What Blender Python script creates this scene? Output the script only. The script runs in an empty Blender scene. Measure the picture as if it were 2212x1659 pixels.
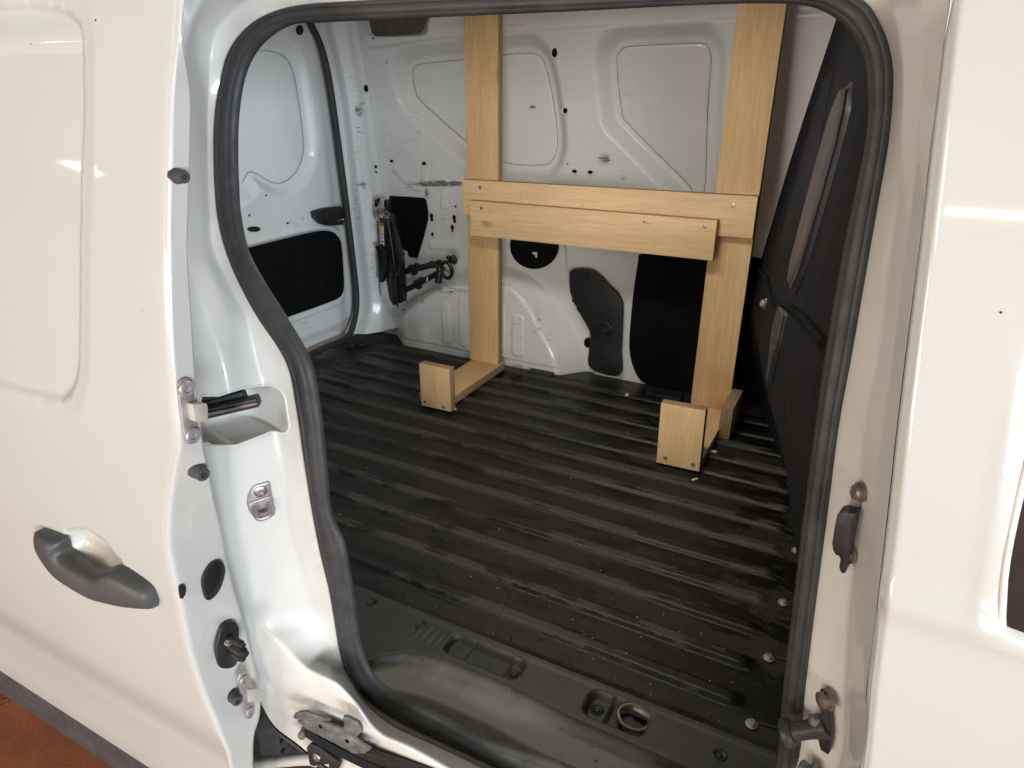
import bpy, bmesh, math, random
import numpy as np
from mathutils import Matrix, Vector
random.seed(7); np.random.seed(7)
scene = bpy.context.scene
COL = scene.collection

# ------------------------------------------------------------------ camera
F, PITCH, YAW, ROLL = 1475.0, math.radians(23.3), math.radians(27.7), math.radians(.25)
CX, CY = 1106.0, 829.5                       # picture measured on a 2212 x 1659 grid
CAM = np.array([0., 0., 1.0])
_fw = np.array([-math.sin(YAW)*math.cos(PITCH), math.cos(YAW)*math.cos(PITCH), -math.sin(PITCH)])
_rt = np.array([math.cos(YAW), math.sin(YAW), 0.]); _up = np.cross(_rt, _fw)
RT = _rt*math.cos(ROLL) + _up*math.sin(ROLL); UP = np.cross(RT, _fw); FW = _fw
cam_d = bpy.data.cameras.new('camera'); cam = bpy.data.objects.new('camera', cam_d); COL.objects.link(cam)
cam_d.sensor_width = 36; cam_d.lens = 36*F/2212; cam_d.clip_start = .02; cam_d.clip_end = 200
cam.matrix_world = Matrix(((RT[0], UP[0], -FW[0], CAM[0]), (RT[1], UP[1], -FW[1], CAM[1]), (RT[2], UP[2], -FW[2], CAM[2]), (0, 0, 0, 1)))
scene.camera = cam

# ------------------------------------------------------------------ light
w = bpy.data.worlds.new('World'); scene.world = w; w.use_nodes = True
bg = w.node_tree.nodes['Background']; bg.inputs[0].default_value = (.85, .79, .69, 1); bg.inputs[1].default_value = .085
def area(name, loc, target, sx, sy, power, color):
    d = bpy.data.lights.new(name, 'AREA'); d.shape = 'RECTANGLE'; d.size = sx; d.size_y = sy; d.energy = power; d.color = color
    o = bpy.data.objects.new(name, d); COL.objects.link(o); o.location = loc
    o.rotation_euler = (Vector(target)-Vector(loc)).to_track_quat('-Z', 'Y').to_euler(); return o
area('garage_door_daylight', (12.0, -8.0, .9), (-1.3, 1.7, .6), 6.0, 2.8, 2200, (.78, .89, 1.0))
area('front_fill', (5.0, -10.5, .85), (-.9, 1.8, .6), 2.6, 2.4, 440, (1.0, .97, .90))  # added fill from the front, carries more light into the cargo bay
area('low_front_light', (-2.0, -6.4, .60), (-.6, 2.0, .7), 1.8, 1.5, 105, (1.0, .93, .82))  # added low light in front, stands in for an unseen source
area('left_fill', (-4.2, -6.2, 1.0), (0, .7, .6), 2.0, 1.8, 150, (1.0, .92, .78))  # added warm fill from the left for the door pillar
area('workshop_ceiling_light', (-1.4, -6.0, 2.9), (-.5, 1.5, .2), 3.0, 1.0, 85, (1.0, .90, .76))
area('ceiling_tube', (2.0, -6.1, 2.9), (2.0, -6.1, 0), 2.9, .12, 60, (1.0, .86, .50))
area('ceiling_tube', (-10.4, -4.9, 2.9), (-10.4, -4.9, 0), .35, .4, 22, (1.0, .84, .45))
area('cargo_fill', (-.62, 1.30, 1.262), (-.66, 1.55, 0), .50, .16, 5.8, (1.0, .95, .86))  # added fill under the roof, out of view, to brighten the bay
vs = scene.view_settings; vs.view_transform = 'Standard'; vs.look = 'None'; vs.exposure = .16; vs.gamma = 1; vs.use_curve_mapping = False
scene.render.engine = 'CYCLES'
scene.cycles.max_bounces = 10; scene.cycles.diffuse_bounces = 6; scene.cycles.glossy_bounces = 4

# ------------------------------------------------------------------ helpers
def ray(u, v): return FW + RT*(u-CX)/F - UP*(v-CY)/F
def hy(u, v, Y):
    """point seen at (u, v) on the surface y = Y (number, or function of z)"""
    d = ray(u, v)
    if not callable(Y): return CAM + d*(Y/d[1])
    y = .7
    for _ in range(40):
        p = CAM + d*(y/d[1]); y = y + .6*(float(Y(p[2]))-y)
    return CAM + d*(y/d[1])
def hx(u, v, X): d = ray(u, v); return CAM + d*(X/d[0])
def hz(u, v, Z): d = ray(u, v); return CAM + d*((Z-1.0)/d[2])
def proj(P):
    q = np.asarray(P) - CAM; z = q@FW
    return np.stack([CX+F*(q@RT)/z, CY-F*(q@UP)/z], -1)
def itp(*kv):
    k = np.array([a for a, b in kv], float); v = np.array([b for a, b in kv], float)
    return lambda z: np.interp(z, k, v)
def sitp(*kv):                                # smoothed interpolation
    f = itp(*kv); h = .035
    return lambda z: (f(np.asarray(z)-h)+f(np.asarray(z)-h/2)+f(z)+f(np.asarray(z)+h/2)+f(np.asarray(z)+h))/5
def sst(a, b, x): t = np.clip((np.asarray(x, float)-a)/(b-a), 0, 1); return t*t*(3-2*t)
def sdf(P, poly):
    """signed distance (negative inside) of points P (...,2) to polygon"""
    P = np.asarray(P, float); poly = np.asarray(poly, float)
    d = np.full(P.shape[:-1], 1e9); ins = np.zeros(P.shape[:-1], bool); n = len(poly)
    for i in range(n):
        a = poly[i]; b = poly[(i+1) % n]; e = b-a; wv = P-a
        t = np.clip((wv@e)/max(e@e, 1e-12), 0, 1)
        d = np.minimum(d, np.hypot(wv[..., 0]-e[0]*t, wv[..., 1]-e[1]*t))
        c = (a[1] > P[..., 1]) != (b[1] > P[..., 1])
        with np.errstate(divide='ignore', invalid='ignore'):
            xi = (b[0]-a[0])*(P[..., 1]-a[1])/(b[1]-a[1]+1e-15)+a[0]
        ins ^= c & (P[..., 0] < xi)
    return np.where(ins, -d, d)
def rrect(X, Y, x0, x1, y0, y1, r):
    qx = np.abs(X-(x0+x1)/2)-(x1-x0)/2+r; qy = np.abs(Y-(y0+y1)/2)-(y1-y0)/2+r
    return np.minimum(np.maximum(qx, qy), 0)+np.hypot(np.maximum(qx, 0), np.maximum(qy, 0))-r
def curve(pts, n, closed=False):
    """Catmull-Rom through pts, resampled to n points"""
    p = np.asarray(pts, float); m = len(p); out = []
    segs = m if closed else m-1
    for i in range(segs):
        if closed: a, b, c, d = p[i-1], p[i], p[(i+1) % m], p[(i+2) % m]
        else: b, c = p[i], p[i+1]; a = p[i-1] if i else 2*b-c; d = p[i+2] if i+2 < m else 2*c-b
        for t in np.linspace(0, 1, 16, endpoint=False):
            out.append(.5*((2*b)+(c-a)*t+(2*a-5*b+4*c-d)*t*t+(-a+3*b-3*c+d)*t**3))
    out.append(p[0] if closed else p[-1]); out = np.array(out)
    s = np.r_[0, np.cumsum(np.linalg.norm(np.diff(out, axis=0), axis=1))]
    q = np.linspace(0, s[-1], n+1 if closed else n)
    r = np.stack([np.interp(q, s, out[:, k]) for k in range(out.shape[1])], -1)
    return r[:-1] if closed else r

ROOTLOC = {}
def wloc(o):
    l = Vector((0, 0, 0))
    while o: l = l+Vector(o.location); o = o.parent
    return l
def root(name, loc, label, cat, group=None):
    o = bpy.data.objects.new(name, None); COL.objects.link(o); o.location = loc; o.empty_display_size = .1
    o['label'] = label; o['category'] = cat
    if group: o['group'] = group
    return o
def mk(name, V, Fc, mat, parent=None, smooth=True, sharp=None, mats=None, fm=None, attrs=None, label=None):
    V = np.asarray(V, float); org = (V.min(0)+V.max(0))/2
    me = bpy.data.meshes.new(name); me.from_pydata((V-org).tolist(), [], [list(map(int, f)) for f in Fc] if not isinstance(Fc, np.ndarray) else Fc.tolist())
    for m_ in (mats or [mat]): me.materials.append(m_)
    if fm is not None: me.polygons.foreach_set('material_index', np.asarray(fm, np.int32))
    if smooth: me.polygons.foreach_set('use_smooth', np.ones(len(me.polygons), bool))
    if attrs:
        for k, v in attrs.items():
            at = me.attributes.new(k, 'FLOAT', 'POINT'); at.data.foreach_set('value', np.asarray(v, np.float32).ravel())
    me.update()
    if sharp: me.set_sharp_from_angle(angle=math.radians(sharp))
    o = bpy.data.objects.new(name, me); COL.objects.link(o)
    if parent: o.parent = parent
    o.location = Vector(org)-(wloc(parent) if parent else Vector((0, 0, 0)))
    if label: o['label'] = label
    return o
def gridfaces(n, m, flip=False, wrap=False, keep=None):
    i, j = np.meshgrid(np.arange(n-1), np.arange(m if wrap else m-1), indexing='ij')
    j2 = (j+1) % m
    f = np.stack([i*m+j, (i+1)*m+j, (i+1)*m+j2, i*m+j2], -1)
    if keep is not None: f = f[keep]
    f = f.reshape(-1, 4)
    return f[:, ::-1] if flip else f
def grid(name, P, mat, parent=None, flip=False, wrap=False, attrs=None, keep=None, sharp=None, label=None):
    n, m = P.shape[:2]
    fc = gridfaces(n, m, flip, wrap, keep); V = P.reshape(-1, 3)
    if keep is not None:
        used = np.unique(fc); mp = np.full(len(V), -1); mp[used] = np.arange(len(used)); V = V[used]; fc = mp[fc]
        if attrs: attrs = {k: np.asarray(v).ravel()[used] for k, v in attrs.items()}
    return mk(name, V, fc, mat, parent, attrs=attrs, sharp=sharp, label=label)
def frames(path):
    T = np.gradient(path, axis=0); T /= np.linalg.norm(T, axis=1)[:, None]+1e-12
    n0 = np.cross(T[0], [0, 0, 1.]);
    if np.linalg.norm(n0) < .1: n0 = np.cross(T[0], [0, 1., 0])
    N = []; n = n0/np.linalg.norm(n0)
    for t in T:
        n = n-t*(n@t); n /= np.linalg.norm(n); N.append(n)
    N = np.array(N); return T, N, np.cross(T, N)
def tube(name, path, r, mat, parent=None, seg=12, n=None, closed=False, raw=False, caps=True):
    p = np.asarray(path, float)
    if not raw: p = curve(p, n or max(8, 6*len(p)), closed)
    if closed: p = np.vstack([p, p[:1]])
    T, N, B = frames(p); rr = np.interp(np.linspace(0, 1, len(p)), np.linspace(0, 1, len(np.atleast_1d(r))), np.atleast_1d(r))
    a = np.linspace(0, 2*math.pi, seg, endpoint=False)
    P = p[:, None]+rr[:, None, None]*(np.cos(a)[None, :, None]*N[:, None]+np.sin(a)[None, :, None]*B[:, None])
    V = P.reshape(-1, 3); fc = gridfaces(len(p), seg, wrap=True).tolist()
    if caps and not closed:
        fc += [list(range(seg)), list(range((len(p)-1)*seg, len(p)*seg))[::-1]]
    return mk(name, V, fc, mat, parent, sharp=50)
def lathe(name, org, axis, prof, mat, parent=None, seg=20, sharp=35, squash=None):
    """profile of (radius, height along axis)"""
    ax = np.asarray(axis, float); ax /= np.linalg.norm(ax)
    u = np.cross(ax, [0, 0, 1.]) if abs(ax[2]) < .9 else np.cross(ax, [1., 0, 0]); u /= np.linalg.norm(u); v = np.cross(ax, u)
    a = np.linspace(0, 2*math.pi, seg, endpoint=False)
    P = np.array([np.asarray(org)+ax*h+r*(np.cos(a)[:, None]*u*(squash or 1)+np.sin(a)[:, None]*v) for r, h in prof])
    fc = gridfaces(len(prof), seg, wrap=True, flip=True).tolist()
    if prof[-1][0] > 1e-5: fc.append(list(range((len(prof)-1)*seg, len(prof)*seg)))
    if prof[0][0] > 1e-5: fc.append(list(range(seg))[::-1])
    return mk(name, P.reshape(-1, 3), fc, mat, parent, sharp=sharp)
def prism(name, poly3, ext, mat, parent=None, bevel=.0015, seg=2, smooth=True, label=None, mats=None):
    bm = bmesh.new(); vs_ = [bm.verts.new(p) for p in poly3]; f = bm.faces.new(vs_)
    r = bmesh.ops.extrude_face_region(bm, geom=[f]); nv = [g for g in r['geom'] if isinstance(g, bmesh.types.BMVert)]
    bmesh.ops.translate(bm, vec=Vector(ext), verts=nv)
    bmesh.ops.recalc_face_normals(bm, faces=bm.faces[:])
    if bevel: bmesh.ops.bevel(bm, geom=[e for e in bm.edges if e.calc_face_angle(0) > .5], offset=bevel, segments=seg, affect='EDGES', profile=.5, clamp_overlap=True)
    bm.verts.index_update()
    V = [tuple(v.co) for v in bm.verts]; Fc = [[v.index for v in f.verts] for f in bm.faces]; bm.free()
    return mk(name, V, Fc, mat, parent, sharp=35, label=label)
def box(name, lo, hi, mat, parent=None, bevel=.002, rot=None, mats=None, fsel=None, label=None):
    lo = np.array(lo, float); hi = np.array(hi, float); c = (lo+hi)/2; h = (hi-lo)/2
    bm = bmesh.new(); bmesh.ops.create_cube(bm, size=2)
    bmesh.ops.scale(bm, vec=Vector(h), verts=bm.verts)
    if bevel: bmesh.ops.bevel(bm, geom=bm.edges[:], offset=bevel, segments=2, affect='EDGES', profile=.5, clamp_overlap=True)
    bm.normal_update(); bm.verts.index_update()
    V = np.array([tuple(v.co) for v in bm.verts]); Fc = [[v.index for v in f.verts] for f in bm.faces]
    fm = [fsel(f.normal) for f in bm.faces] if fsel else None; bm.free()
    o = mk(name, V+c, Fc, mat, parent, sharp=35, mats=mats, fm=fm, label=label)
    if rot: o.rotation_euler = rot
    return o

# ------------------------------------------------------------------ materials
def newmat(name):
    m = bpy.data.materials.new(name); m.use_nodes = True
    return m, m.node_tree.nodes, m.node_tree.links, m.node_tree.nodes['Principled BSDF']
def N(ns, t, **kw):
    n = ns.new(t)
    for k, v in kw.items():
        if k in n.inputs: n.inputs[k].default_value = v
        else: setattr(n, k, v)
    return n
def noise(ns, ls, scale, detail=4, rough=.55, stretch=None, coord='Object'):
    tc = ns.new('ShaderNodeTexCoord'); t = N(ns, 'ShaderNodeTexNoise'); t.inputs['Scale'].default_value = scale
    t.inputs['Detail'].default_value = detail; t.inputs['Roughness'].default_value = rough
    if coord == 'World':
        g = ns.new('ShaderNodeNewGeometry'); src = g.outputs['Position']
    else: src = tc.outputs[coord]
    if stretch:
        mp = ns.new('ShaderNodeMapping'); mp.inputs['Scale'].default_value = stretch; ls.new(src, mp.inputs[0]); src = mp.outputs[0]
    ls.new(src, t.inputs['Vector']); return t.outputs['Fac']
def ramp(ns, ls, src, a, b, ca=(0, 0, 0, 1), cb=(1, 1, 1, 1)):
    r = ns.new('ShaderNodeValToRGB'); r.color_ramp.elements[0].position = a; r.color_ramp.elements[1].position = b
    r.color_ramp.elements[0].color = ca; r.color_ramp.elements[1].color = cb; ls.new(src, r.inputs[0]); return r.outputs[0]
def mixc(ns, ls, fac, a, b, mode='MIX'):
    m = ns.new('ShaderNodeMix'); m.data_type = 'RGBA'; m.blend_type = mode
    for i, s in ((0, fac), (6, a), (7, b)):
        if hasattr(s, 'links'): ls.new(s, m.inputs[i])
        else: m.inputs[i].default_value = s if i == 0 else (*s[:3], 1)
    return m.outputs[2]
def math_(ns, ls, op, a, b=0.):
    m = ns.new('ShaderNodeMath'); m.operation = op
    for i, s in ((0, a), (1, b)):
        if hasattr(s, 'links'): ls.new(s, m.inputs[i])
        else: m.inputs[i].default_value = s
    return m.outputs[0]
def bump(ns, ls, p, h, strength, dist=.001):
    b = ns.new('ShaderNodeBump'); b.inputs['Strength'].default_value = strength; b.inputs['Distance'].default_value = dist
    ls.new(h, b.inputs['Height']); ls.new(b.outputs[0], p.inputs['Normal'])
def attr(ns, nm): a = ns.new('ShaderNodeAttribute'); a.attribute_name = nm; return a.outputs['Fac']
def simple(name, col, rough=.5, metal=0., coat=0., var=.25, scale=40, bmp=0., bscale=300, spec=.5, coatr=.05):
    m, ns, ls, p = newmat(name)
    f = noise(ns, ls, scale, 5)
    c0 = tuple(c*(1-var) for c in col); c1 = tuple(min(1, c*(1+var)) for c in col)
    ls.new(ramp(ns, ls, f, .3, .7, (*c0, 1), (*c1, 1)), p.inputs['Base Color'])
    r = ramp(ns, ls, noise(ns, ls, scale*1.7, 4), .3, .7, (rough*.8,)*3+(1,), (min(1, rough*1.2),)*3+(1,)); ls.new(r, p.inputs['Roughness'])
    p.inputs['Metallic'].default_value = metal; p.inputs['Coat Weight'].default_value = coat; p.inputs['Coat Roughness'].default_value = coatr
    p.inputs['Specular IOR Level'].default_value = spec
    if bmp: bump(ns, ls, p, noise(ns, ls, bscale, 3), bmp)
    return m
def paint(name, col, scuff=False, dirt=False, coat=.8, rough=.4):
    m, ns, ls, p = newmat(name)
    c = ramp(ns, ls, noise(ns, ls, 3, 3, coord='World'), .3, .7, (*(x*.97 for x in col), 1), (*(min(1, x*1.02) for x in col), 1))
    p.inputs['Roughness'].default_value = rough; p.inputs['Coat Weight'].default_value = coat; p.inputs['Coat Roughness'].default_value = .04
    bump(ns, ls, p, noise(ns, ls, 260, 2, coord='World'), .04, .0006)
    if dirt:
        n1 = noise(ns, ls, 35, 6, .65, coord='World'); d = math_(ns, ls, 'MULTIPLY', attr(ns, 'dirt'), ramp(ns, ls, n1, .25, .62))
        c = mixc(ns, ls, d, c, (.33, .22, .10))
        n2 = noise(ns, ls, 300, 2, coord='World'); c = mixc(ns, ls, math_(ns, ls, 'MULTIPLY', ramp(ns, ls, n2, .74, .77), .5), c, (.22, .19, .15))
    if scuff:
        a = attr(ns, 'scuff')
        n1 = noise(ns, ls, 55, 7, .78, (.55, .55, 5.5), 'World'); n2 = noise(ns, ls, 23, 4, .6, (1, 1, 1.5), 'World')
        s = math_(ns, ls, 'ADD', math_(ns, ls, 'MULTIPLY', n1, .75), math_(ns, ls, 'MULTIPLY', n2, .35))
        s = math_(ns, ls, 'ADD', s, math_(ns, ls, 'MULTIPLY', a, .26))
        k = ramp(ns, ls, s, .735, .775)
        c = mixc(ns, ls, math_(ns, ls, 'MULTIPLY', k, .9), c, (.06, .058, .055))
        soft = ramp(ns, ls, math_(ns, ls, 'ADD', math_(ns, ls, 'MULTIPLY', noise(ns, ls, 30, 6, .7, (1, 1, 6), 'World'), 1), math_(ns, ls, 'MULTIPLY', a, .22)), .60, .86)
        c = mixc(ns, ls, math_(ns, ls, 'MULTIPLY', soft, .45), c, (.25, .24, .23))
    ls.new(c, p.inputs['Base Color']); return m
WHITE = (.53, .52, .485)
M = {}
M['paint'] = paint('white_paint', WHITE)
M['jamb'] = paint('jamb_paint', (.64, .625, .585), dirt=True, coat=.7)
M['skin'] = paint('door_paint', (.525, .52, .48), dirt=True, coat=.8)
M['inner'] = paint('interior_paint', (.74, .755, .75), scuff=True, coat=.25, rough=.38)
M['lining'] = paint('lining_paint', (.80, .81, .80), coat=.25)
M['rubber'] = simple('seal_rubber', (.030, .029, .029), .62, var=.3, scale=30, bmp=.15, bscale=500)
M['black'] = simple('black_plastic', (.014, .014, .015), .5, var=.3, bmp=.2, bscale=700)
M['gloss_black'] = simple('bulkhead_plastic', (.020, .020, .022), .45, spec=.06, var=.1, scale=3)
M['gloss_black'].node_tree.nodes['Principled BSDF'].inputs['IOR'].default_value = 1.045
M['satin'] = simple('satin_plastic', (.036, .036, .039), .38, spec=.2, var=.1, scale=6)
M['felt'] = simple('black_felt', (.006, .006, .007), .95, var=.3, bmp=.3, bscale=900, spec=.1)
M['hole'] = simple('hole_shadow', (.004, .004, .004), .9, var=.1, spec=.1)
M['zinc'] = simple('zinc_steel', (.52, .49, .47), .38, metal=1., var=.2, scale=60)
M['plate'] = simple('grey_coated_steel', (.40, .365, .36), .45, metal=.55, var=.18, scale=70, bmp=.1, bscale=400)
M['tan_plastic'] = simple('tan_plastic', (.58, .53, .44), .5, var=.08)
M['rod'] = simple('polished_steel', (.55, .53, .52), .22, metal=1., var=.15)
M['jackpaint'] = simple('jack_black_paint', (.012, .012, .014), .3, var=.3, scale=30)
M['grimy'] = simple('grimy_steel', (.16, .16, .155), .55, metal=.5, var=.5, scale=45, bmp=.3, bscale=120)
M['handle'] = simple('handle_plastic', (.062, .062, .06), .48, var=.12, scale=10, bmp=.25, bscale=900)
M['strip'] = simple('strip_plastic', (.05, .046, .045), .6, var=.2, scale=20, bmp=.2, bscale=600)
M['sticker'] = simple('sticker_white', (.75, .75, .72), .5, var=.05)
M['yellow'] = simple('sticker_yellow', (.75, .45, .02), .5, var=.1)
M['ink'] = simple('ink_black', (.02, .02, .02), .6, var=.1)
M['bolt_cream'] = simple('cream_bolt', (.38, .36, .31), .4, metal=.6, var=.1)
M['rimglint'] = paint('rim_glint_paint', (.80, .80, .80))
M['glass'] = simple('dark_glass', (.02, .018, .02), .05, var=.1, coat=1.)
M['tyre'] = simple('tyre_rubber', (.035, .033, .031), .75, var=.3, bmp=.2)
M['clamp'] = simple('worn_zinc', (.16, .145, .12), .45, metal=.7, var=.2, scale=80)
M['block'] = simple('guide_plastic', (.42, .38, .33), .5, var=.12)
M['ribglint'] = simple('rib_highlight_plastic', (.055, .055, .06), .25, var=.1)
M['seam'] = simple('seam_sealer', (.16, .165, .165), .6, var=.2)
M['boltdark'] = simple('dark_bolt_steel', (.20, .165, .14), .42, metal=.7, var=.2)
M['chip'] = simple('wood_chip', (.72, .60, .42), .7, var=.1)
M['scrap'] = simple('white_scrap', (.8, .8, .78), .6, var=.05)
M['orange'] = simple('orange_card', (.55, .22, .15), .6, var=.1)
M['under'] = simple('underseal_slot_shade', (.10, .085, .08), .8, var=.3)
def floor_mat():
    m, ns, ls, p = newmat('floor_rubber')
    big = noise(ns, ls, 5.5, 7, .68, (.5, 1.5, 1), 'World'); fine = noise(ns, ls, 1500, 2, .5, coord='World')
    mid = noise(ns, ls, 26, 6, .65, (.5, 1.3, 1), 'World')
    g = ns.new('ShaderNodeNewGeometry'); sp = ns.new('ShaderNodeSeparateXYZ'); ls.new(g.outputs['Position'], sp.inputs[0])
    tone = math_(ns, ls, 'ADD', math_(ns, ls, 'MULTIPLY', big, .7), math_(ns, ls, 'MULTIPLY', mid, .3))
    wet = ramp(ns, ls, tone, .482, .508)
    hgt = attr(ns, 'ridge')                                          # worn ridges hold pale dust
    c = mixc(ns, ls, wet, (.0065, .0062, .006), (.020, .018, .0155))
    c = mixc(ns, ls, math_(ns, ls, 'MULTIPLY', hgt, math_(ns, ls, 'ADD', math_(ns, ls, 'MULTIPLY', wet, .68), .10)), c, (.066, .059, .049))
    gr = ramp(ns, ls, noise(ns, ls, 170, 5, .7, (.6, 1.2, 1), 'World'), .3, .72, (.45, .45, .45, 1), (1.5, 1.5, 1.5, 1)); c = mixc(ns, ls, 1.0, c, gr, 'MULTIPLY')
    sl = noise(ns, ls, 38, 6, .72, (.12, 2.2, 1), 'World'); c = mixc(ns, ls, math_(ns, ls, 'MULTIPLY', ramp(ns, ls, sl, .63, .70), .35), c, (.075, .066, .054))
    ls.new(c, p.inputs['Base Color'])
    ls.new(ramp(ns, ls, wet, 0, 1, (.28,)*3+(1,), (.62,)*3+(1,)), p.inputs['Roughness'])
    p.inputs['Specular IOR Level'].default_value = .42
    h = math_(ns, ls, 'ADD', math_(ns, ls, 'MULTIPLY', fine, .5), math_(ns, ls, 'MULTIPLY', noise(ns, ls, 420, 3, coord='World'), .7))
    bump(ns, ls, p, h, .55, .0012); return m
M['floor'] = floor_mat()
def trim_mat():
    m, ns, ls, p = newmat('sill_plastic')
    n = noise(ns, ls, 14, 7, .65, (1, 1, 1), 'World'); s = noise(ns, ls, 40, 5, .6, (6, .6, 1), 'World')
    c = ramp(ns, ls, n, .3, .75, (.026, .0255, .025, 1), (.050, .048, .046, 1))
    c = mixc(ns, ls, math_(ns, ls, 'MULTIPLY', attr(ns, 'worn_lit'), ramp(ns, ls, n, .1, .5)), c, (.28, .268, .252))  # paler step face: light falling on it painted in, along with scuffing
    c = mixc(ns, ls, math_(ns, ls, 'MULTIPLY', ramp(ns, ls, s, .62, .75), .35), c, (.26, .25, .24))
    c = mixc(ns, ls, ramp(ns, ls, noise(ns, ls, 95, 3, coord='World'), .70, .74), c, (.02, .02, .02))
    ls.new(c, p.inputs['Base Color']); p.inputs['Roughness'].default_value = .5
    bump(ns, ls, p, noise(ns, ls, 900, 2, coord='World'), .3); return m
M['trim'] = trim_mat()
def wood(ax):
    m, ns, ls, p = newmat('plywood_face_'+'xyz'[ax])
    st = [14, 14, 14]; st[ax] = .9
    oi = ns.new('ShaderNodeObjectInfo'); tc = ns.new('ShaderNodeTexCoord'); va = ns.new('ShaderNodeVectorMath'); va.operation = 'ADD'
    ls.new(tc.outputs['Object'], va.inputs[0]); ls.new(oi.outputs['Random'], va.inputs[1])
    mp = ns.new('ShaderNodeMapping'); mp.inputs['Scale'].default_value = st; ls.new(va.outputs[0], mp.inputs[0])
    def nz(sc, d, r=.55):
        t = ns.new('ShaderNodeTexNoise'); t.inputs['Scale'].default_value = sc; t.inputs['Detail'].default_value = d; t.inputs['Roughness'].default_value = r
        ls.new(mp.outputs[0], t.inputs['Vector']); return t.outputs['Fac']
    c = ramp(ns, ls, nz(1.3, 3), .35, .68, (.80, .56, .31, 1), (.87, .645, .385, 1))
    c = mixc(ns, ls, ramp(ns, ls, nz(9, 6, .7), .42, .7), c, (.70, .475, .25))
    t = ns.new('ShaderNodeTexNoise'); t.inputs['Scale'].default_value = 34; t.inputs['Detail'].default_value = 5; t.inputs['Roughness'].default_value = .7
    ls.new(va.outputs[0], t.inputs['Vector']); c = mixc(ns, ls, math_(ns, ls, 'MULTIPLY', ramp(ns, ls, t.outputs['Fac'], .665, .72), .85), c, (.10, .06, .035))
    t2 = ns.new('ShaderNodeTexNoise'); t2.inputs['Scale'].default_value = 5; t2.inputs['Detail'].default_value = 3
    ls.new(va.outputs[0], t2.inputs['Vector']); c = mixc(ns, ls, math_(ns, ls, 'MULTIPLY', ramp(ns, ls, t2.outputs['Fac'], .45, .75), .35), c, (.62, .40, .20))
    vo = ns.new('ShaderNodeTexVoronoi'); vo.inputs['Scale'].default_value = 4.2; vm = ns.new('ShaderNodeMapping'); vs_ = [1, 1, 1]; vs_[ax] = .55; vm.inputs['Scale'].default_value = vs_
    ls.new(va.outputs[0], vm.inputs[0]); ls.new(vm.outputs[0], vo.inputs['Vector'])
    kd = math_(ns, ls, 'ADD', vo.outputs['Distance'], math_(ns, ls, 'MULTIPLY', nz(6, 3), .05))
    c = mixc(ns, ls, math_(ns, ls, 'MULTIPLY', ramp(ns, ls, kd, .075, .11, (1, 1, 1, 1), (0, 0, 0, 1)), .62), c, (.30, .17, .08))
    tm_ = ns.new('ShaderNodeTexNoise'); tm_.inputs['Scale'].default_value = 75; tm_.inputs['Detail'].default_value = 6; tm_.inputs['Roughness'].default_value = .8
    mm = ns.new('ShaderNodeMapping'); ms = [1.6, 1.6, 1.6]; ms[ax] = .7; mm.inputs['Scale'].default_value = ms; ls.new(va.outputs[0], mm.inputs[0]); ls.new(mm.outputs[0], tm_.inputs['Vector'])
    c = mixc(ns, ls, math_(ns, ls, 'MULTIPLY', ramp(ns, ls, tm_.outputs['Fac'], .655, .70), .75), c, (.16, .10, .06))
    c = mixc(ns, ls, math_(ns, ls, 'MULTIPLY', ramp(ns, ls, nz(3.2, 5, .65), .52, .72), .45), c, (.68, .45, .23))
    hs = ns.new('ShaderNodeHueSaturation'); ls.new(c, hs.inputs['Color']); ls.new(math_(ns, ls, 'ADD', math_(ns, ls, 'MULTIPLY', oi.outputs['Random'], .22), .86), hs.inputs['Value']); ls.new(math_(ns, ls, 'ADD', math_(ns, ls, 'MULTIPLY', oi.outputs['Random'], -.16), 1.10), hs.inputs['Saturation']); c = hs.outputs[0]
    ls.new(c, p.inputs['Base Color']); p.inputs['Roughness'].default_value = .6; p.inputs['Specular IOR Level'].default_value = .3
    bump(ns, ls, p, nz(14, 5, .7), .12); return m
def ply(ax):
    m, ns, ls, p = newmat('plywood_edge_'+'xyz'[ax])
    tc = ns.new('ShaderNodeTexCoord'); sp = ns.new('ShaderNodeSeparateXYZ'); ls.new(tc.outputs['Object'], sp.inputs[0])
    n = noise(ns, ls, 60, 4); v = math_(ns, ls, 'ADD', sp.outputs[ax], math_(ns, ls, 'MULTIPLY', n, .0016))
    s = math_(ns, ls, 'SINE', math_(ns, ls, 'MULTIPLY', v, 2*math.pi/.0068))
    c = ramp(ns, ls, s, .2, .8, (.30, .185, .095, 1), (.62, .45, .27, 1))
    k = ramp(ns, ls, noise(ns, ls, 220, 3), .62, .72); c = mixc(ns, ls, math_(ns, ls, 'MULTIPLY', k, .6), c, (.16, .10, .05))
    ls.new(c, p.inputs['Base Color']); p.inputs['Roughness'].default_value = .75
    bump(ns, ls, p, s, .5, .0012); return m
WD = [wood(i) for i in range(3)]; PL = [ply(i) for i in range(3)]
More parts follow.
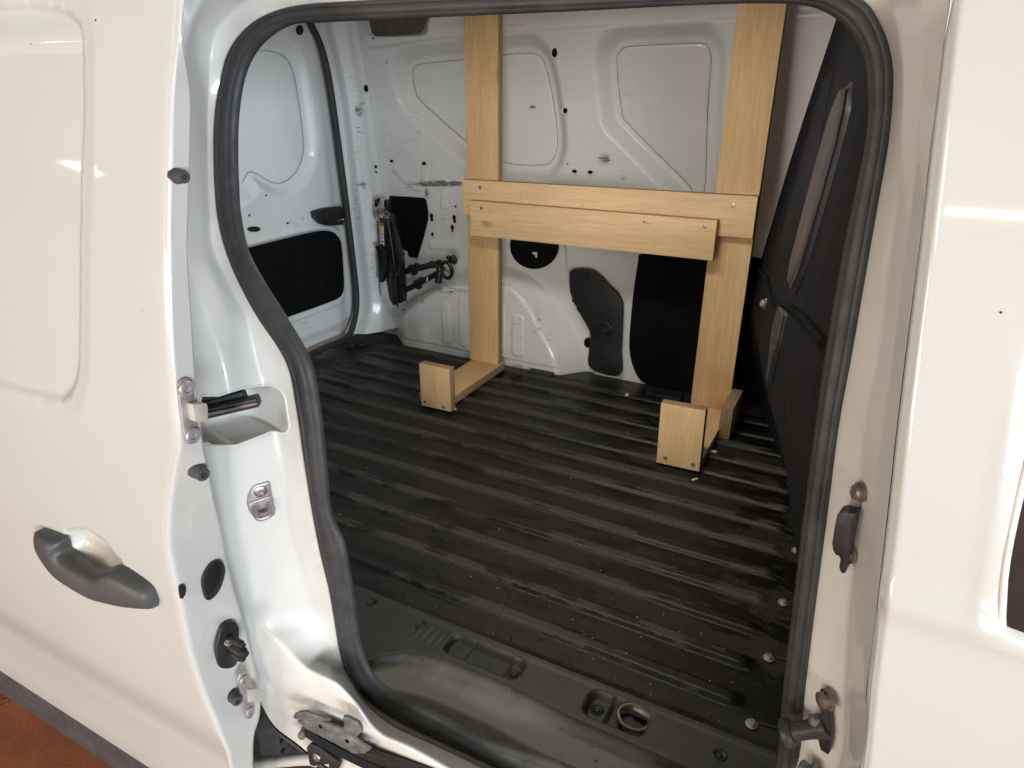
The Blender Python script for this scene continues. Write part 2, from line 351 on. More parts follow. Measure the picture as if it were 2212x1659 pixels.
def ground_mat():
    m, ns, ls, p = newmat('red_concrete')
    c = ramp(ns, ls, noise(ns, ls, 6, 7, .65, coord='World'), .3, .7, (.34, .095, .045, 1), (.48, .16, .08, 1))
    c = mixc(ns, ls, ramp(ns, ls, noise(ns, ls, 120, 5, .7, coord='World'), .55, .75), c, (.20, .06, .03))
    v = ns.new('ShaderNodeTexVoronoi'); v.feature = 'DISTANCE_TO_EDGE'; v.inputs['Scale'].default_value = 1.7
    g = ns.new('ShaderNodeNewGeometry'); ad = ns.new('ShaderNodeVectorMath'); ad.operation = 'ADD'
    t = ns.new('ShaderNodeTexNoise'); t.inputs['Scale'].default_value = 9; t.inputs['Detail'].default_value = 6; sc = ns.new('ShaderNodeVectorMath'); sc.operation = 'SCALE'; sc.inputs['Scale'].default_value = .22
    ls.new(g.outputs['Position'], t.inputs['Vector']); ls.new(t.outputs['Color'], sc.inputs[0]); ls.new(g.outputs['Position'], ad.inputs[0]); ls.new(sc.outputs[0], ad.inputs[1]); ls.new(ad.outputs[0], v.inputs['Vector'])
    cr = ramp(ns, ls, v.outputs['Distance'], .0, .006, (1, 1, 1, 1), (0, 0, 0, 1)); c = mixc(ns, ls, math_(ns, ls, 'MULTIPLY', cr, .8), c, (.05, .02, .012))
    ls.new(c, p.inputs['Base Color']); p.inputs['Roughness'].default_value = .65
    bump(ns, ls, p, noise(ns, ls, 200, 5, coord='World'), .4, .002); return m
M['ground'] = ground_mat()

# ------------------------------------------------------------------ ground
GZ = -.58
g = mk('ground', [(-12, -10, GZ), (12, -10, GZ), (12, 8, GZ), (-12, 8, GZ)], [[0, 1, 2, 3]], M['ground'], smooth=False); g['kind'] = 'structure'

# ------------------------------------------------------------------ van shell
van = root('delivery_van', (-.9, 1.5, GZ), 'white panel van with its side door slid open and a black ribbed cargo floor', 'van')
S = sitp((-.3, .70), (-.05, .70), (.45, .695), (.75, .72), (1.08, .80), (1.4, .87))        # plane of the door opening
YB = sitp((-.5, .64), (-.15, .605), (.1, .595), (.45, .59), (.7, .615), (1.1, .70), (1.4, .80))   # outer body skin
YD = sitp((-.5, .545), (-.3, .525), (-.15, .505), (.05, .49), (.35, .48), (.6, .49), (.8, .52), (1.1, .60), (1.4, .70))  # skin of the open sliding door
YW = sitp((-.2, 2.322), (.1, 2.322), (.5, 2.325), (.72, 2.325), (.95, 2.295), (1.2, 2.235), (1.4, 2.17))   # far inner wall

# -- seal and jamb stations: pixel of seal inner edge, seal outer edge, crease 1, crease 2, outer edge
bx = lambda x, y, z: tuple(proj(np.array([x, y, z])))
rows = [  # inner        outer C0      C1           C2           C3
 (bx(-.30,.745,-.03), bx(-.30,.70,-.045), bx(-.30,.688,-.047), bx(-.30,.665,-.075), bx(-.30,.60,-.13)),
 ((1037,1588),(970,1606),(945,1612),(905,1622),(860,1740)),
 ((937,1537),(870,1559),(848,1566),(815,1578),(760,1690)),
 ((860,1500),(804,1516),(790,1519),(765,1512),(690,1650)),
 ((806,1455),(757,1466),(749,1456),(722,1472),(640,1610)),
 ((781,1395),(737,1410),(722,1416),(655,1440),(592,1572)),
 ((772,1340),(723,1330),(700,1362),(604,1392),(562,1520)),
 ((765,1290),(713,1273),(672,1300),(562,1340),(520,1420)),
 ((746,1180),(693,1189),(638,1200),(524,1230),(460,1270)),
 ((717,1106),(677,1106),(618,1106),(507,1106),(440,1110)),
 ((705,1000),(660,1000),(609,1000),(501,1000),(425,1000)),
 ((692,880),(641,870),(578,870),(496,870),(405,870)),
 ((671,780),(620,780),(553,780),(482,780),(395,780)),
 ((622,690),(560,686),(530,690),(455,705),(385,710)),
 ((575,615),(520,613),(494,617),(430,630),(378,640)),
 ((538,545),(490,540),(460,540),(405,545),(372,550)),
 ((520,467),(473,467),(452,467),(400,467),(368,467)),
 ((515,400),(467,400),(449,400),(398,400),(366,400)),
 ((513,333),(465,333),(447,320),(397,320),(366,320)),
 ((515,253),(467,253),(447,245),(397,240),(367,235)),
 ((527,173),(477,187),(450,180),(398,165),(369,150)),
 ((550,117),(493,123),(454,115),(404,90),(370,60)),
 ((587,77),(520,77),(470,62),(425,20),(380,-30)),
 ((633,53),(567,37),(520,8),(470,-50),(430,-110)),
 ((690,49),(640,12),(605,-25),(570,-90),(540,-150)),
 ((800,44),(760,2),(740,-40),(715,-110),(700,-180)),
 ((1004,35),(980,-10),(975,-50),(970,-110),(965,-190)),
 ((1237,25),(1230,-20),(1228,-60),(1225,-120),(1220,-200)),
 ((1474,13),(1474,-32),(1476,-70),(1480,-130),(1485,-210)),
 ((1640,8),(1665,-42),(1672,-75),(1690,-130),(1710,-210)),
 ((1745,14),(1790,-32),(1815,-60),(1850,-110),(1890,-170)),
 ((1808,43),(1863,0),(1900,-25),(1950,-60),(2010,-90)),
 ((1848,84),(1897,42),(1930,30),(1985,10),(2052,-25)),
 ((1870,135),(1922,105),(1945,100),(1995,95),(2040,85)),
 ((1877,217),(1930,180),(1950,180),(1992,185),(2028,185)),
 ((1872,300),(1920,305),(1945,305),(1982,305),(2012,310)),
 ((1842,450),(1895,450),(1938,450),(1970,450),(1996,452)),
 ((1820,553),(1877,553),(1925,553),(1955,553),(1984,553)),
 ((1785,753),(1843,750),(1900,752),(1932,752),(1958,755)),
 ((1762,920),(1812,920),(1868,920),(1908,920),(1938,922)),
 ((1737,1106),(1788,1106),(1852,1106),(1886,1106),(1918,1106)),
 ((1712,1320),(1760,1320),(1835,1320),(1866,1320),(1893,1322)),
 ((1692,1490),(1739,1490),(1826,1490),(1850,1490),(1872,1490)),
 ((1675,1659),(1720,1659),(1812,1659),(1833,1659),(1856,1659)),
 (bx(.0,.735,.08), bx(.022,.70,.08), bx(.06,.675,.08), bx(.075,.64,.08), bx(.085,.61,.08)),
 (bx(-.04,.74,-.01), bx(-.01,.70,-.03), bx(.03,.68,-.03), bx(.05,.65,-.06), bx(.05,.60,-.10)),
 (bx(-.12,.745,-.03), bx(-.10,.70,-.045), bx(-.09,.688,-.047), bx(-.08,.665,-.075), bx(-.07,.60,-.13)),
]
def ctrl(k, Yf): return np.array([hy(*r[k], Yf) for r in rows])
I3 = ctrl(0, lambda z: S(z)+.008); C0 = ctrl(1, S); C1 = np.array([hy(*r[2], (lambda z: S(z)-.014) if not 31 < i < 45 else (lambda z: S(z)-.034)) for i, r in enumerate(rows)])
C2 = np.array([hy(*r[3], (lambda z: YB(z)+.026) if not 31 < i < 45 else (lambda z: YB(z)+.034)) for i, r in enumerate(rows)]); C3 = ctrl(4, lambda z: YB(z)+.002)
NS = 1500
def dens(C):   # same parameter for all contours: resample by station index
    m = len(C); t = np.linspace(0, m, NS, endpoint=False); out = []
    for q in t:
        i = int(q); f = q-i; a, b, c, d = C[(i-1) % m], C[i % m], C[(i+1) % m], C[(i+2) % m]
        out.append(.5*((2*b)+(c-a)*f+(2*a-5*b+4*c-d)*f*f+(-a+3*b-3*c+d)*f**3))
    return np.array(out)
ID, D0, D1, D2, D3 = map(dens, (I3, C0, C1, C2, C3))
ctr = np.array([-.40, .72, .52])
# jamb cross-section: through seal base, C0, C1, C2, C3 with rounded creases
def across(ctrls, n, sharp):
    """polyline of control curves blended with rounding; ctrls list of (NS,3)"""
    L = [0]
    for a, b in zip(ctrls[:-1], ctrls[1:]): L.append(L[-1]+1)
    t = np.linspace(0, L[-1], n); out = np.zeros((NS, n, 3)); h = sharp
    offs = np.linspace(-h, h, 7); wts = np.cos(offs/h*math.pi/2)+.05; wts /= wts.sum()
    C = np.stack(ctrls, 1)
    for o_, w_ in zip(offs, wts):
        q = np.clip(t+o_, 0, L[-1]); i = np.minimum(q.astype(int), L[-1]-1); f = (q-i)[None, :, None]
        out += w_*(C[:, i]*(1-f)+C[:, i+1]*f)
    return out
inb = (ID+D0)/2 + np.array([0, .02, 0])
Jn = 110
JP = across([inb, D0, D1, D2, D3], Jn, .16)
uv = proj(JP)
# recessed pocket in the rear jamb for the centre rail
pocket = [(436,860),(470,857),(493,850),(520,842),(550,836),(580,834),(600,842),(612,858),(618,890),(622,915),(621,926),(612,934),(590,931),(566,939),(520,957),(495,961),(436,953)]
sd = sdf(uv, pocket)
left_side = (JP[..., 0] < -.5) & (JP[..., 2] > .3)
fl_uv = uv.reshape(-1, 2); fl_p = JP.reshape(-1, 3)
def jplane(u, v, k=24):
    d2_ = ((fl_uv-np.array([u, v]))**2).sum(1); i_ = np.argpartition(d2_, k)[:k]; Q = fl_p[i_]; c = Q.mean(0)
    n = np.linalg.svd(Q-c)[2][2]; n = n*np.sign((CAM-c)@n); return c, n
def jpt(u, v, off=0.):
    c, n = jplane(u, v); d = ray(u, v); c = c+n*off; return CAM+d*(((c-CAM)@n)/(d@n))
# small dents and a ledge bead
dirt = np.zeros(JP.shape[:2])
dirt = np.maximum(dirt, np.exp(-((uv[..., 0]-612)/10)**2-((uv[..., 1]-918)/20)**2)*.9*left_side)
dirt = np.maximum(dirt, sst(14, 2, np.abs(sd))*sst(905, 950, uv[..., 1])*.4*left_side)
for (a, b, ra, rb, s_) in [(770,1610,70,45,.55),(640,1540,60,50,.28),(800,1640,60,40,.5),(690,1600,60,25,.4)]:
    dirt = np.maximum(dirt, s_*np.exp(-((uv[..., 0]-a)/ra)**2-((uv[..., 1]-b)/rb)**2))
dirt = np.maximum(dirt, .25*sst(-.02, .015, np.linalg.norm(JP-D0[:, None], axis=-1)*-1+.02)*(JP[..., 0] < -.4))
JPc = np.concatenate([JP, JP[:1]]); dc = np.concatenate([dirt, dirt[:1]])
cutm = (sd < .3) & left_side; cutm = np.concatenate([cutm, cutm[:1]])
keepf = ~(cutm[:-1, :-1] | cutm[1:, 1:] | cutm[1:, :-1] | cutm[:-1, 1:])
grid('door_jamb', JPc, M['jamb'], van, flip=False, attrs={'dirt': dc}, keep=keepf)
pc_ = curve(pocket, 150, True); cen = pc_.mean(0); tg = np.roll(pc_, -1, 0)-np.roll(pc_, 1, 0); nr_ = np.stack([tg[:, 1], -tg[:, 0]], -1); nr_ /= np.linalg.norm(nr_, axis=1)[:, None]
if ((nr_*(pc_-cen)).sum(1)).mean() < 0: nr_ = -nr_
pin = np.array([-.96, .22, -.02])
rings = [np.array([jpt(*(q+n_*o1), o2) for q, n_ in zip(pc_, nr_)]) for o1, o2 in ((4.5, .0002), (2.5, .0012), (.8, .0012), (-.6, .0002))]
base_ = rings[-1]; bc = base_.mean(0)
for f_, dp in ((.995, .004), (.985, .012), (.97, .03), (.95, .055), (.92, .075), (.86, .086), (.70, .090), (.35, .090), (.02, .090)): rings.append(bc+(base_-bc)*f_+pin*dp)
PR = np.stack(rings); uvp = proj(PR)
dpk = np.zeros(PR.shape[:2]); dpk[4:] = .55*np.exp(-((uvp[4:, :, 0]-612)/16)**2-((uvp[4:, :, 1]-915)/26)**2); dpk[4:8] = np.maximum(dpk[4:8], .30*sst(905, 945, uvp[4:8, :, 1])); dpk[3:6] = np.maximum(dpk[3:6], .45*sst(915, 940, uvp[3:6, :, 1]))
grid('rail_pocket', PR, M['jamb'], van, wrap=True, attrs={'dirt': dpk})

# seal: fat rubber section with a lip and grooves, swept along the opening
sec = [(0.0,.000),(.02,.009),(.08,.0135),(.16,.0150),(.22,.0145),(.26,.0130),(.30,.0150),(.38,.0180),(.50,.0195),(.60,.0190),(.68,.0165),(.72,.0145),(.76,.0145),(.84,.0130),(.92,.0095),(.98,.004),(1.0,-.004),(.8,-.012),(.2,-.012)]
wid = ID-D0
tdir = np.roll(D0, -1, 0)-np.roll(D0, 1, 0); tdir /= np.linalg.norm(tdir, axis=1)[:, None]
nrm = np.cross(tdir, wid); nrm /= np.linalg.norm(nrm, axis=1)[:, None]
nrm *= np.sign((nrm*np.array([0, -1., .0])).sum(1)+1e-9)[:, None]
wob = 1+.03*np.sin(np.arange(NS)*.11)*np.cos(np.arange(NS)*.043)
SP = np.stack([D0+wid*a+nrm*(.55*b*wob)[:, None] if hasattr(b*wob, '__len__') else 0 for a, b in sec], 1)
SPc = np.concatenate([SP, SP[:1]])
grid('door_seal', SPc, M['rubber'], van, wrap=True, sharp=60)

# header, outer quarter panel and roof close the cargo bay
cnt = len(rows)
st = np.linspace(0, cnt, NS, endpoint=False)
sel = np.where((st > 7.2) & (st < 24))[0]
E3 = D3[sel]; ext = np.stack([E3+np.array([-.004*0, 0, 0]), *[np.stack([E3[:, 0]*(1-f)+(-1.97)*f, YB(E3[:, 2])+.002, E3[:, 2]], -1) for f in (.02, .2, .5, .8, 1)]], 1)
grid('quarter_panel', ext, M['paint'], van)
sel = np.where((st > 23) & (st < 33))[0]
E3 = D3[sel]; top = np.stack([E3, np.stack([E3[:, 0], YB(np.full(len(sel), 1.3)), np.full(len(sel), 1.30)], -1), np.stack([E3[:, 0], np.full(len(sel), 1.0), np.full(len(sel), 1.335)], -1)], 1)
grid('door_header', top, M['paint'], van)
# wheel-arch lip below the quarter panel
sel = np.where((st > .2) & (st < 6.6))[0]
E3 = D3[sel]; lip = np.stack([E3, E3+np.array([-.006, .004, -.016]), E3+np.array([-.012, .02, -.022]), E3+np.array([-.015, .07, -.012])], 1)
grid('sill_lip', lip, M['under'], van)
xs = np.linspace(-2.0, .15, 80); ys = np.linspace(.70, 2.35, 60)
X, Y = np.meshgrid(xs, ys, indexing='ij')
Z = 1.33-.05*((Y-1.5)/.8)**2 - .008*sst(.3, .8, np.cos(X*2*math.pi/.3))
grid('roof', np.stack([X, Y, Z], -1), M['lining'], van, flip=True)
# inner lining of the near side, behind the rear door post
box('near_side_lining', (-1.95, .76, -.02), (-.98, .775, 1.30), M['lining'], van, .004)

# ------------------------------------------------------------------ far wall with pressed panels and wheel arch
xs = np.arange(-1.88, .10, .0042); zs = np.arange(-.03, 1.31, .0042)
X, Z = np.meshgrid(xs, zs, indexing='ij'); XZ = np.stack([X, Z], -1)
def wp(pts, Yf=YW): return np.array([hy(a, b, Yf)[[0, 2]] for a, b in pts])
r2 = lambda L: [(737+a/3, b/3) for a, b in L]
r5 = lambda L: [(737+a/3, 553+b/3) for a, b in L]
Yb_ = YW(Z)
H = np.zeros_like(X)                                    # +H = away from the camera
pan1 = wp(curve(r2([(410,470),(425,430),(480,410),(790,378),(1030,350),(1180,340),(1245,362),(1290,450),(1340,700),(1362,900),(1350,1000),(1320,1055),(1270,1078),(1030,1063),(800,948),(480,670),(430,590)]), 90, True))
pan2 = wp(curve(r2([(1750,390),(1775,330),(1840,295),(2212,275),(2310,275),(2350,300),(2372,400),(2350,700),(2330,1240),(2260,1260),(2212,1195),(2000,985),(1830,810),(1785,740)]), 90, True))
for pn in (pan1, pan2):
    d = sdf(XZ, pn)
    H += .050*sst(.066, .012, d) + .004*sst(.0055, 0, np.abs(d))
SEAMS = (pan1, pan2)
# right-hand bead beside the second panel and step under the roof rail
bd = wp([(1552,107),(1545,360)]); q = XZ-bd[0]; e = bd[1]-bd[0]; t = np.clip((q@e)/(e@e), 0, 1); d = np.hypot(*(np.moveaxis(q-e*t[..., None], -1, 0))); H += .006*sst(.02, .008, d)
ln = wp(r2([(-200,360),(500,262),(790,230),(1030,205),(2212,130),(3000,70),(3600,40)])); zl = np.interp(X, ln[:, 0], ln[:, 1])
H += .014*sst(-.012, .006, Z-zl)-.010*sst(.02, .06, Z-zl)
# opening high up at the rear
po = wp(curve(r2([(130,120),(140,180),(190,232),(490,222),(530,205),(543,170),(540,60),(130,60)]), 60, True)); d = sdf(XZ, po); H += .06*sst(.003, -.006, d)
# small beads round the jack
for c in ([(350,1095),(420,1160),(490,1215)],[(540,1110),(545,1180)],[(680,1190),(665,1330)],[(590,1590),(745,1590)]):
    p_ = wp(r2(c));
    d = np.full(X.shape, 9.)
    for a, b in zip(p_[:-1], p_[1:]):
        q = XZ-a; e = b-a; t = np.clip((q@e)/(e@e), 0, 1); d = np.minimum(d, np.hypot(*(np.moveaxis(q-e*t[..., None], -1, 0))))
    H -= .005*sst(.018, .012, d)
# vertical crease column between circle cover and the black panel
ln = wp(r5([(1450,-100),(1460,60),(1500,300),(1600,470),(1640,700)])); xl = np.interp(-Z, -ln[:, 1], ln[:, 0]); H -= .012*sst(-.004, .01, X-xl)*sst(.62, .5, Z)
# wheel arch
Yarch = 2.226
arI = np.array([hy(a, b, Yarch)[[0, 2]] for a, b in curve(r5([(414,640),(405,540),(405,440),(420,370),(520,290),(650,215),(820,190),(1060,195),(1150,250),(1230,350),(1280,450),(1340,560),(1385,660),(1400,770)]), 60)])
arO = np.array([hy(a, b, YW)[[0, 2]] for a, b in curve(r5([(358,560),(360,430),(400,335),(640,170),(820,80),(1020,60),(1180,100),(1300,190),(1400,300),(1500,440),(1570,600),(1590,720)]), 60)])
arI = np.vstack([arI, [[arI[-1, 0], -.2], [arI[0, 0], -.2]]]); arO = np.vstack([arO, [[arO[-1, 0], -.2], [arO[0, 0], -.2]]])
dI = sdf(XZ, arI); dO = sdf(XZ, arO)
fr = np.where(dO >= 0, 0, np.where(dI <= 0, 1, -dO/(np.maximum(-dO, 0)+np.maximum(dI, 0)+1e-9)))
prot = (Yb_-Yarch)*(.9*fr+.1*sst(0, 1, fr))
prot += .006*sst(.0, -.014, dI) - .004*sst(.03, .02, Z)*(dI < 0)
for (x0, x1, z0, z1) in [(655,718,295,570),(765,830,255,590),(1012,1062,300,620),(1112,1186,372,655)]:
    a = hy(*r5([(x0, z0)])[0], Yarch); b = hy(*r5([(x1, z1)])[0], Yarch)
    prot += .005*sst(.004, -.006, rrect(X, Z, a[0], b[0], b[2], a[2], .02))
Hn = np.where(dO < 0, H*0, H)
WP = np.stack([X, Yb_+Hn-prot, Z], -1)
uvw = proj(WP)
def blobs(uv_, L):
    s = np.zeros(uv_.shape[:2])
    for a, b, ra, rb, k in L: s = np.maximum(s, k*np.exp(-(((uv_[..., 0]-a)/ra)**2+((uv_[..., 1]-b)/rb)**2)**1.5))
    return s
sc = blobs(uvw, [(945,397,75,8,1.15),(870,330,110,170,.34),(1250,330,120,80,.24),(900,430,110,60,.26),(1300,350,70,50,.2),(920,400,90,22,.5),(960,470,60,20,.3),(880,303,34,10,.55),(905,285,12,10,.5),(1305,345,20,18,.9),(1345,387,12,10,.75),(1100,135,22,8,.55),(922,417,7,14,1.1),(870,330,40,40,.25),(915,440,60,30,.3),(1150,232,10,6,.9),(1350,205,30,8,.5),(1110,55,26,5,.6),(895,97,40,5,.6),(820,150,20,20,.45),(1240,310,40,30,.2),
   (1160,690,16,50,.6),(1120,640,45,12,.5),(960,628,70,10,.6),(1130,700,70,70,.36),(900,690,30,40,.38),(1190,740,20,60,.4),(1010,740,130,40,.3),(1200,770,40,20,.4)])
ridge = sst(.022, .004, np.abs(dI))*(Z > .05); sc = np.maximum(sc, .42*ridge)
inarch = dO < .004
fc_in = inarch[:-1, :-1] & inarch[1:, 1:]
grid('side_wall', WP, M['inner'], van, attrs={'scuff': sc}, keep=~fc_in, label='scuffed white inner side wall with pressed panels')
grid('wheel_arch', WP, M['inner'], van, attrs={'scuff': sc}, keep=fc_in, label='scratched white wheel arch with upright beads')
wallpart = [o for o in van.children if o.name.startswith('side_wall')][0]
def wpt(u, v, off=-.0035):
    p = hy(u, v, YW); i = int(np.clip((p[0]-xs[0])/.0042, 0, len(xs)-1)); j = int(np.clip((p[2]-zs[0])/.0042, 0, len(zs)-1))
    y = WP[i, j, 1]+off; p = hy(u, v, float(y)); return p
for pn in SEAMS:
    q_ = []
    for x_, z_ in pn:
        i = int(np.clip((x_-xs[0])/.0042, 0, len(xs)-1)); j = int(np.clip((z_-zs[0])/.0042, 0, len(zs)-1)); q_.append((x_, WP[i, j, 1]-.0006, z_))
    tube('panel_seam', q_, .0011, M['seam'], wallpart, seg=6, closed=True, raw=True)
# punched holes with raised rims
for (u, v, a, b) in [(1198,114,5.5,8),(1221,239,4.6,4.8),(1241,370,5,3),(1275,372,5,3),(791,191,3.8,6.5),(846,348,4,2.8),(916,353,4.5,3.2),(932,466,4,5),(933,474,3.4,3.6),(981,470,4,5.2),(982,478,3.2,3.6),(977,491,4,5),(977,498,2,3.5),(934,506,3,4),(984,446,2.2,2.2),(812,360,2.6,3),(813,372,2,1.8),(1226,354,1.6,1.8),(872,547,4,3.2),(873,671,3.5,4),(877,648,1.5,2.5),(972,562,5,5),(806,83,1.6,2),(835,135,1.4,1.4)]:
    p = wpt(u, v); s_ = np.linalg.norm(p-CAM)/F*1.03
    if u < 830 and v > 150: p = hx(u, v, -1.81); ax = (.6, -.8, 0)
    else: ax = (0, -1, 0)
    n_ = 14; th = np.linspace(0, 2*math.pi, n_, endpoint=False)
    e1 = np.array([1., 0, 0]) if ax[0] == 0 else np.array([.8, .6, 0]); e3 = np.array([0, 0, 1.])
    if a > 4 and ax[0] == 0:
        rim = [p+e1*math.cos(t)*(a+2.2)*s_+e3*math.sin(t)*(b+2.2)*s_ for t in th]
        tube('hole_rim', rim, .0022, M['inner'], wallpart, seg=6, closed=True, raw=True)
    prism('hole', [p+e1*math.cos(t)*a*s_+e3*math.sin(t)*b*s_ for t in th], (0, -.001, 0), M['hole'], wallpart, 0)

def slab(name, pts, mat, th=.004, off=-.004, parent=van, n=None, bevel=.0015, label=None, Y=None):
    pp = curve(pts, n, True) if n else pts
    P = [np.array(wpt(u, v, off) if Y is None else hy(u, v, Y)) for u, v in pp]
    y = min(p[1] for p in P) if Y is None else None
    return prism(name, [tuple(p) for p in P], (0, -th, 0), mat, parent, bevel, label=label)
slot = [hy(a, b, lambda z: YW(z)+.045) for a, b in curve(r2([(134,122),(144,180),(192,229),(488,219),(527,203),(540,170),(537,62),(134,62)]), 50, True)]
prism('slot_shade', [tuple(q) for q in slot], (0, -.002, 0), M['under'], van, 0)  # dark sheet at the back paints the shade inside the slot
# black trim pieces on the wall
zj = lambda L: [(737.3+a*.2223, 391.7+b*.2223) for a, b in L]
slab('access_cover', zj([(470,140),(640,148),(800,160),(826,176),(834,215),(848,300),(845,380),(800,560),(745,745),(668,732),(652,715),(645,680),(612,664),(555,658),(500,600),(480,330)]), M['felt'])
slab('round_cover', [(1102+53+53*math.cos(t), 530+51*math.sin(t)) for t in np.linspace(0, 2*math.pi, 40, endpoint=False)], M['felt'])
slab('cover_clip', [(1150,545),(1160,544),(1161,556),(1157,557),(1156,549),(1152,550)], M['sticker'], .002, -.010)
kid = curve(r5([(1490,110),(1505,85),(1560,75),(1640,85),(1700,130),(1770,205),(1800,230),(1832,290),(1836,330),(1832,450),(1825,600),(1812,765),(1622,712),(1624,560),(1620,480),(1560,370),(1510,270),(1495,180)]), 80, True)
tr = slab('pillar_trim', kid, M['black'], .022, -.012, bevel=.006, label='black moulded pillar trim')
p = hy(*r5([(1720,465)])[0], 2.275); lathe('trim_plug', p, (0, -1, 0), [(.022,0),(.022,.008),(.017,.010),(.012,.003),(.0,.003)], M['black'], tr)
p = hy(*r5([(1580,125)])[0], 2.275); lathe('trim_plug', p, (0, -1, 0), [(.012,0),(.012,.006),(.008,.007),(.0,.004)], M['black'], tr)
slab('round_hole', [(1271+9*math.cos(t), 740+11*math.sin(t)) for t in np.linspace(0, 2*math.pi, 20, endpoint=False)], M['hole'], .002, -.002, parent=wallpart, bevel=0)
slab('wall_liner', curve([(1387,548),(1500,556),(1660,566),(1660,700),(1650,880),(1500,862),(1420,838),(1385,822),(1366,785),(1360,740),(1368,640),(1380,560)], 80, True), M['felt'], .004, -.006, bevel=.001, label='black felt liner low on the side wall')

# ------------------------------------------------------------------ rear corner post, rear door, rear door seal
A = [(690,50),(700,90),(713,140),(733,250),(752,420),(768,560),(776,645),(770,690),(757,722)]
A3 = np.array([hx(a, b, -1.905) for a, b in A]); B_ = [(776,20),(785,80),(800,170),(821,310),(837,430),(848,540),(858,640),(862,680),(866,705)]
B3 = np.array([hy(a, b, lambda z: YW(z)-.004) for a, b in B_])
A3 = curve(A3, 120); B3 = curve(B3, 120)
t = np.linspace(0, 1, 40)[None, :, None]
DP = A3[:, None]*(1-t)+B3[:, None]*t
bul = (.030*sst(.05, .30, t)*(1-.5*sst(.55, .75, t)-.5*sst(.85, 1, t)))
DP = DP + bul*np.array([.75, -.65, 0])
DP[:, 0] += np.array([-.03, .0, 0]); DP[:, -1] += np.array([0, .03, 0])
sc = blobs(proj(DP), [(776,236,16,20,.85),(785,398,18,9,.9),(772,300,14,60,.5),(770,470,20,80,.5),(800,560,22,70,.5),(775,150,30,120,.4),(800,690,40,30,.3),(762,110,18,12,.4)])
post = grid('rear_post', DP, M['inner'], van, flip=True, attrs={'scuff': sc}, label='scuffed white rear corner post')
RX = -1.93
ys = np.arange(.80, 2.27, .0045); zs2 = np.arange(-.03, 1.31, .0045)
Y, Z2 = np.meshgrid(ys, zs2, indexing='ij'); YZ = np.stack([Y, Z2], -1)
rp = lambda pts: np.array([hx(a, b, RX)[[1, 2]] for a, b in pts])
win = rp(curve([(470,108),(563,109),(600,111),(627,123),(643,150),(653,200),(662,260),(667,317),(663,343),(650,373),(627,393),(605,397),(585,388),(565,376),(548,372),(535,395),(520,407),(470,415)], 90, True))
d = sdf(YZ, win); HX = -.026*sst(.055, .008, d)-.003*sst(.0045, 0, np.abs(d))
blk = rp(curve([(430,560),(540,533),(640,508),(690,498),(716,499),(731,510),(738,530),(743,600),(743,622),(736,642),(700,658),(625,685),(520,725)], 80, True))
d2 = sdf(YZ, blk); HX += -.012*sst(.006, -.002, d2)+.006*sst(.02, .0, np.abs(d2-.012))
hump = rp([(555,425)])[0]; HX += .012*np.exp(-((Y-hump[0]+.07)/.10)**2-((Z2-hump[1])/.05)**2)
HX += -.02*sst(2.10, 2.19, Y)*sst(.2, 0, 0*Y) - .015*sst(.10, .05, Z2)
RP = np.stack([RX+HX, Y, Z2], -1)
sc = blobs(proj(RP), [(700,330,30,20,.4),(580,500,40,12,.45),(640,480,30,25,.4),(650,700,60,25,.45),(740,330,20,30,.4)])
rd = grid('rear_door', RP, M['inner'], van, flip=True, attrs={'scuff': sc}, label='white inner face of the closed rear door')
tube('panel_seam', [(RX-.0245, a, b) for a, b in win], .0011, M['seam'], rd, seg=6, closed=True, raw=True)
def xslab(name, pts, mat, th, off, parent, n=None, bevel=.001):
    pp = curve(pts, n, True) if n else pts
    return prism(name, [tuple(hx(u, v, RX+off)) for u, v in pp], (th, 0, 0), mat, parent, bevel)
xslab('felt_panel', curve([(430,560),(540,534),(640,509),(690,499),(715,500),(730,511),(737,530),(742,600),(742,622),(735,641),(700,657),(625,684),(520,724)], 80, True), M['felt'], .003, -.008, rd)
lt = xslab('latch_cover', [(668,456),(690,449),(726,445),(731,450),(735,470),(733,484),(700,487),(683,482),(672,471)], M['black'], .03, .0, rd, bevel=.005)
lathe('latch_knob', hx(704,466,RX+.03), (1, 0, 0), [(.012,0),(.012,.006),(.006,.008),(.006,.002),(0,.002)], M['satin'], rd)
tube('door_cable', [hx(730,478,RX+.03), hx(742,474,RX+.05), hx(741,486,RX+.04)], .004, M['zinc'], rd, seg=8)
for u, v, a, b in [(574,422,2,2.6),(538,465,2.2,2.6),(621,482,2,2.4),(548,495,14,6),(647,65,8,11)]:
    th = np.linspace(0, 2*math.pi, 18, endpoint=False)
    prism('hole', [tuple(hx(u+a*math.cos(q), v+b*math.sin(q), RX+.002)) for q in th], (.002, 0, 0), M['black'], rd, 0)
dsl = [(655,30),(672,55),(690,92),(704,140),(715,200),(724,262),(745,420),(762,560),(770,640),(766,690),(750,728),(700,752),(640,780)]
tube('rear_door_seal', [hx(a, b, -1.895) for a, b in dsl], .0125, M['rubber'], van, seg=10, n=120)

